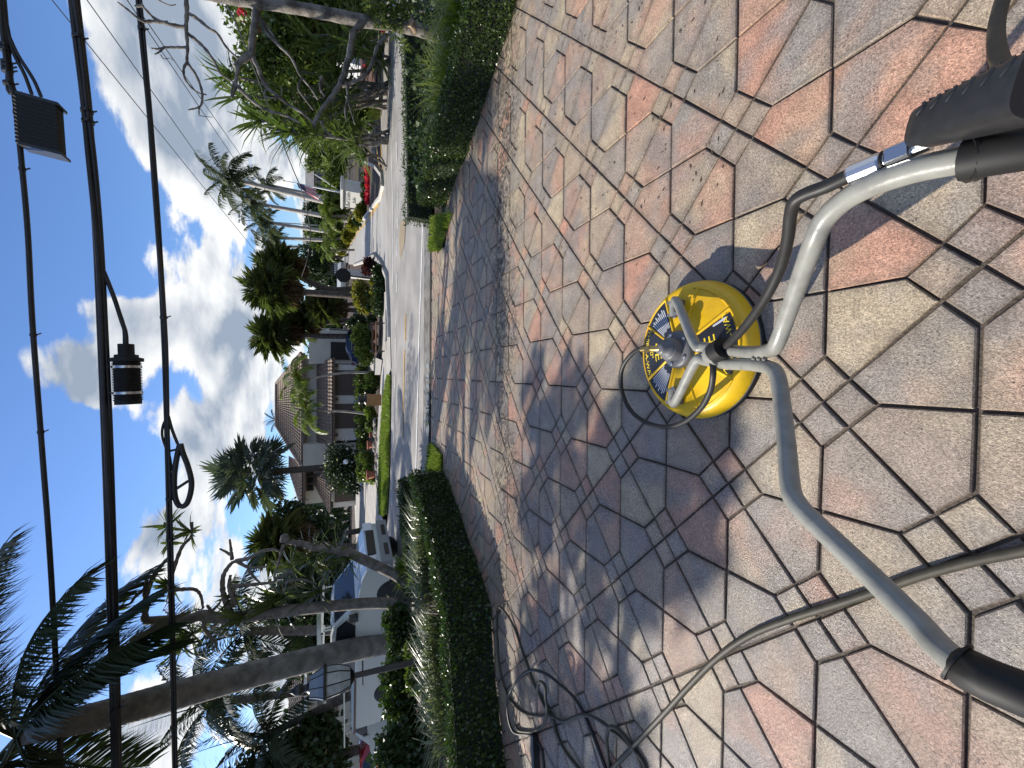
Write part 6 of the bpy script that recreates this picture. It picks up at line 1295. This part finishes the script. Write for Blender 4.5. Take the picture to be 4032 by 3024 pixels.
# ribbed box
bxp = thing('splice_box', 'ribbed black splice box hanging under the topmost cable', 'splice box', at(70,460,CY_-.05), 0, None)
p00, p10, p11, p01 = at(66,366,CY_-.12), at(222,410,CY_-.12), at(236,606,CY_-.12), at(80,566,CY_-.12)
mb = MB(); dpt = Vector((0,.16,0)); q = [p00,p10,p11,p01]; mb.add(q+[v+dpt for v in q], [(0,1,2,3),(7,6,5,4)]+[(k,4+k,4+(k+1)%4,(k+1)%4) for k in range(4)]); mb.build('body', BLACKR, bxp)
for k in range(13):
    t = (k+.5)/13; a, b = p00.lerp(p01,t), p10.lerp(p11,t); mb = MB(); mb.beam(a+Vector((0,-.015,.0)), b+Vector((0,-.015,.0)), .028, .05); mb.box(a+Vector((0,.08,.02)), (.03,.18,.05)); mb.build('rib', BLACKR, bxp)
for a, b in ((p00,p10),(p01,p11)):
    mb = MB(); q8 = [a+(a-b)*.02, b+(b-a)*.07]; e8 = (p01-p00).normalized()*.02; mb.loft([[v-e8+Vector((0,-.03,0)), v+e8+Vector((0,-.03,0)), v+e8+Vector((0,.20,0)), v-e8+Vector((0,.20,0))] for v in q8]); mb.build('end_plate', BLACKM, bxp)
tubepx(bxp, 'hanger', [(62,362),(70,372)], .02, STEEL); tubepx(bxp, 'hanger', [(78,560),(84,572)], .02, STEEL)
tubepx(bxp, 'entry_cable', [(28,100),(50,200),(95,290),(125,370)], .022); tubepx(bxp, 'entry_cable', [(30,130),(70,215),(130,310),(162,380)], .022)
# canister
cn = thing('splice_canister', 'black ribbed cylindrical canister strapped under the thickest cable bundle', 'splice canister', at(500,1480,CY_), 0, None)
a, b = at(496,1355,CY_), at(506,1592,CY_); ax = (b-a); Lc_ = ax.length; am = ax.normalized().to_track_quat('Z','Y').to_matrix(); pxm = 9.1/FPX
r1 = .165
mb = MB(); prof = [(r1*.58,0),(r1*.58,Lc_*.17),(r1*.85,Lc_*.18),(r1*.85,Lc_*.22),(r1*1.2,Lc_*.235),(r1*1.2,Lc_*.29)]
mb.lathe(prof, 20, a, True, am); mb.build('neck', BLACKR, cn)
mb = MB(); prof = [(r1*.95,Lc_*.29)]
for k in range(24):
    z = Lc_*(.30+.63*k/24); dz1 = Lc_*.63/24; prof += [(r1*.93,z),(r1*.93,z+dz1*.35),(r1*1.03,z+dz1*.45),(r1*1.03,z+dz1*.9)]
prof += [(r1*.95,Lc_*.94),(r1*.95,Lc_*1.0)]; mb.lathe(prof, 22, a, False, am); mb.build('body', BLACKR, cn)
for f_, (wx, wy) in ((.36,(402,1437)),(.79,(412,1542))):
    mb = MB(); mb.lathe([(r1*1.05,Lc_*f_),(r1*1.06,Lc_*(f_+.02)),(r1*1.05,Lc_*(f_+.04))], 22, a, True, am); mb.build('strap', STEEL, cn)
    q = a+ax*(f_+.02); mb = MB(); mb.beam(q+Vector((0,0,r1)), at(wx-6,wy,CY_), .05, .02); mb.build('hanger', BLACKM, cn)
tubepx(cn, 'entry_cable', [(398,1046),(425,1110),(452,1180),(478,1260),(494,1310),(498,1360)], .030); tubepx(cn, 'entry_cable', [(404,1060),(436,1140),(466,1220),(488,1290),(492,1360)], .026)
# slack loop
sl_ = thing('slack_loop', 'teardrop loop of slack cable on a bracket under the lowest cable', 'cable loop', at(700,1900,CY_), 0, None)
def q2(x, y): return (x*1100/1825, 1000+y*1100/1825)
tubepx(sl_, 'loop', [q2(1175,1240),q2(1155,1330),q2(1140,1430),q2(1138,1530),q2(1150,1610),q2(1180,1650),q2(1220,1630),q2(1245,1560),q2(1250,1480),q2(1225,1380),q2(1195,1300),q2(1178,1240)], .040)
tubepx(sl_, 'cross_bar', [q2(1135,1545),q2(1230,1483)], .022); tubepx(sl_, 'cross_bar', [q2(1095,1290),q2(1165,1275)], .018)
tubepx(sl_, 'entry_cable', [q2(1100,1060),q2(1125,1150),q2(1160,1240)], .022); tubepx(sl_, 'entry_cable', [q2(1095,1060),q2(1065,1120),q2(1060,1190),q2(1085,1270),q2(1110,1330),q2(1120,1420)], .018)
# thin lines running away along the street
for i, (x0, y0, x1, y1, l_) in enumerate(((140,-80,1075,1075,'uppermost thin power line running away along the side street'), (300,-60,1060,1010,'second thin power line running away along the side street'), (460,-60,1040,800,'third thin power line running away along the side street'), (560,60,1010,700,'lowest thin power line running away along the side street'))):
    a, b = at(x0, y0, 12), at(x1, y1, 75); root = thing('power_line', l_, 'cable', a, 0, 'thin power lines along the side street'); mb = MB(); P = [a.lerp(b,t)+Vector((0,0,-1.2*math.sin(math.pi*t)*.0)) for t in np.linspace(0,1,12)]; mb.tube(P, [.012+.02*t for t in np.linspace(0,1,12)], 5); mb.build('strand', CABLE, root)
dl = thing('drop_cable', 'sagging black cable running from the right edge to the cabbage palms', 'cable', at(880,-20,9), 0, None); mb = MB()
P = smooth_path([at(*q4(100,-80),8.0), at(*q4(180,50),9.0), at(*q4(320,370),11), at(*q4(620,1150),16), at(*q4(720,1400),17.5), at(1218,879,18.5), at(1222,940,19), at(1210,1020,19.5), at(1188,1090,20.2)], 8); mb.tube(P, list(np.linspace(.016,.02,len(P))), 6); mb.build('strand', CABLE, dl)
sl = thing('street_light', 'slender street light with a small head above the royal palms', 'street light', baseg(1370,895,55,RZ)); a = at(945,874,55); b = sl.location.copy(); mb = MB(); mb.tube(smooth_path([b, Vector((a.x+.3,55,a.z-1)), Vector((a.x+.2,55,a.z)), Vector((a.x-.1,55,a.z+.1))], 5), .06, 6); mb.build('post', mat('grey_metal', (.3,.3,.3), .4, metal=.6), sl); mb = MB(); mb.box(at(942,845,55), (.75,.3,.15)); mb.build('lamp_head', MATS['grey_metal'], sl)

# ------------------------------------------------------------------ distant trees and the tree out of frame that shades the near left
def wood(name, label, rows, n, size, m):
    cs, rs = [], []
    for (y0, y1, x, Y, r, k) in rows:
        for j in range(k):
            y = y0+(y1-y0)*(j+random.random())/k; c_ = at(x+random.uniform(-18,22), y, Y*random.uniform(.9,1.1)); cs.append(tuple(c_)); rs.append(r/FPX*Y*random.uniform(.7,1.3))
            cs.append((c_.x, c_.y, max(.6, c_.z*.45))); rs.append(rs[-1])
    V, F = blob_leaves(cs, rs, n, size, shell=.3); return setp(put(name, np_mesh(name, V, F, m)), label, None, None, 'stuff')
wood('far_trees', 'dark belt of distant trees behind the houses', [(-900,600,1250,110,55,30),(600,1060,1285,120,28,20),(1060,1420,1270,80,40,18),(1980,2700,1230,60,60,24),(2700,4200,1230,60,60,26)], 34000, .8, LEAF_DARK)
pinnate_palm('feather_palm', 'small palm top showing over the house roof ridge', baseg(1380,1655,60,RZ), at(1092,1655,60), .2, .15, 'coco', 11, 1.7, None, BARK, seed=77)
# just outside the picture on the left a big tree shades the wash
def shade_tree(label, base, sx, sy, sz, k, r, n, seed):
    rd = random.Random(seed); b = Vector(base); st = thing('shade_tree', label, 'tree', b); cs = []
    for _ in range(k):
        z = rd.uniform(*sz); t = z/math.tan(SUN_EL); cs.append((rd.uniform(*sx)-t*math.cos(SUN_AZ)-b.x, rd.uniform(*sy)+t*math.sin(SUN_AZ)-b.y, z-b.z))
    V, F = blob_leaves(cs, [rd.uniform(*r) for _ in cs], n, .15, shell=.2); put('crown', np_mesh('crown', V, F, LEAF_MID), st)
    mb = MB(); c0_ = sum((Vector(c) for c in cs), Vector())/len(cs); top = Vector((c0_.x*.5, c0_.y*.5, c0_.z*.8)); mb.tube([(0,0,0), Vector((.1,0,c0_.z*.4)), top], [.22,.18,.10], 9)
    for c_ in cs: mb.tube([top*.9, top.lerp(Vector(c_),.5)+Vector((0,0,.1)), c_], [.035,.022,.010], 5)
    mb.build('trunk', BARK_D, st, world=False)
shade_tree('loose leafy tree just left of the picture dappling the wet near left driveway', (-10.4,5.0,-.2), (-3.8,-.2), (1.45,3.4), (4.4,5.8), 46, (.09,.23), 2900, 5)
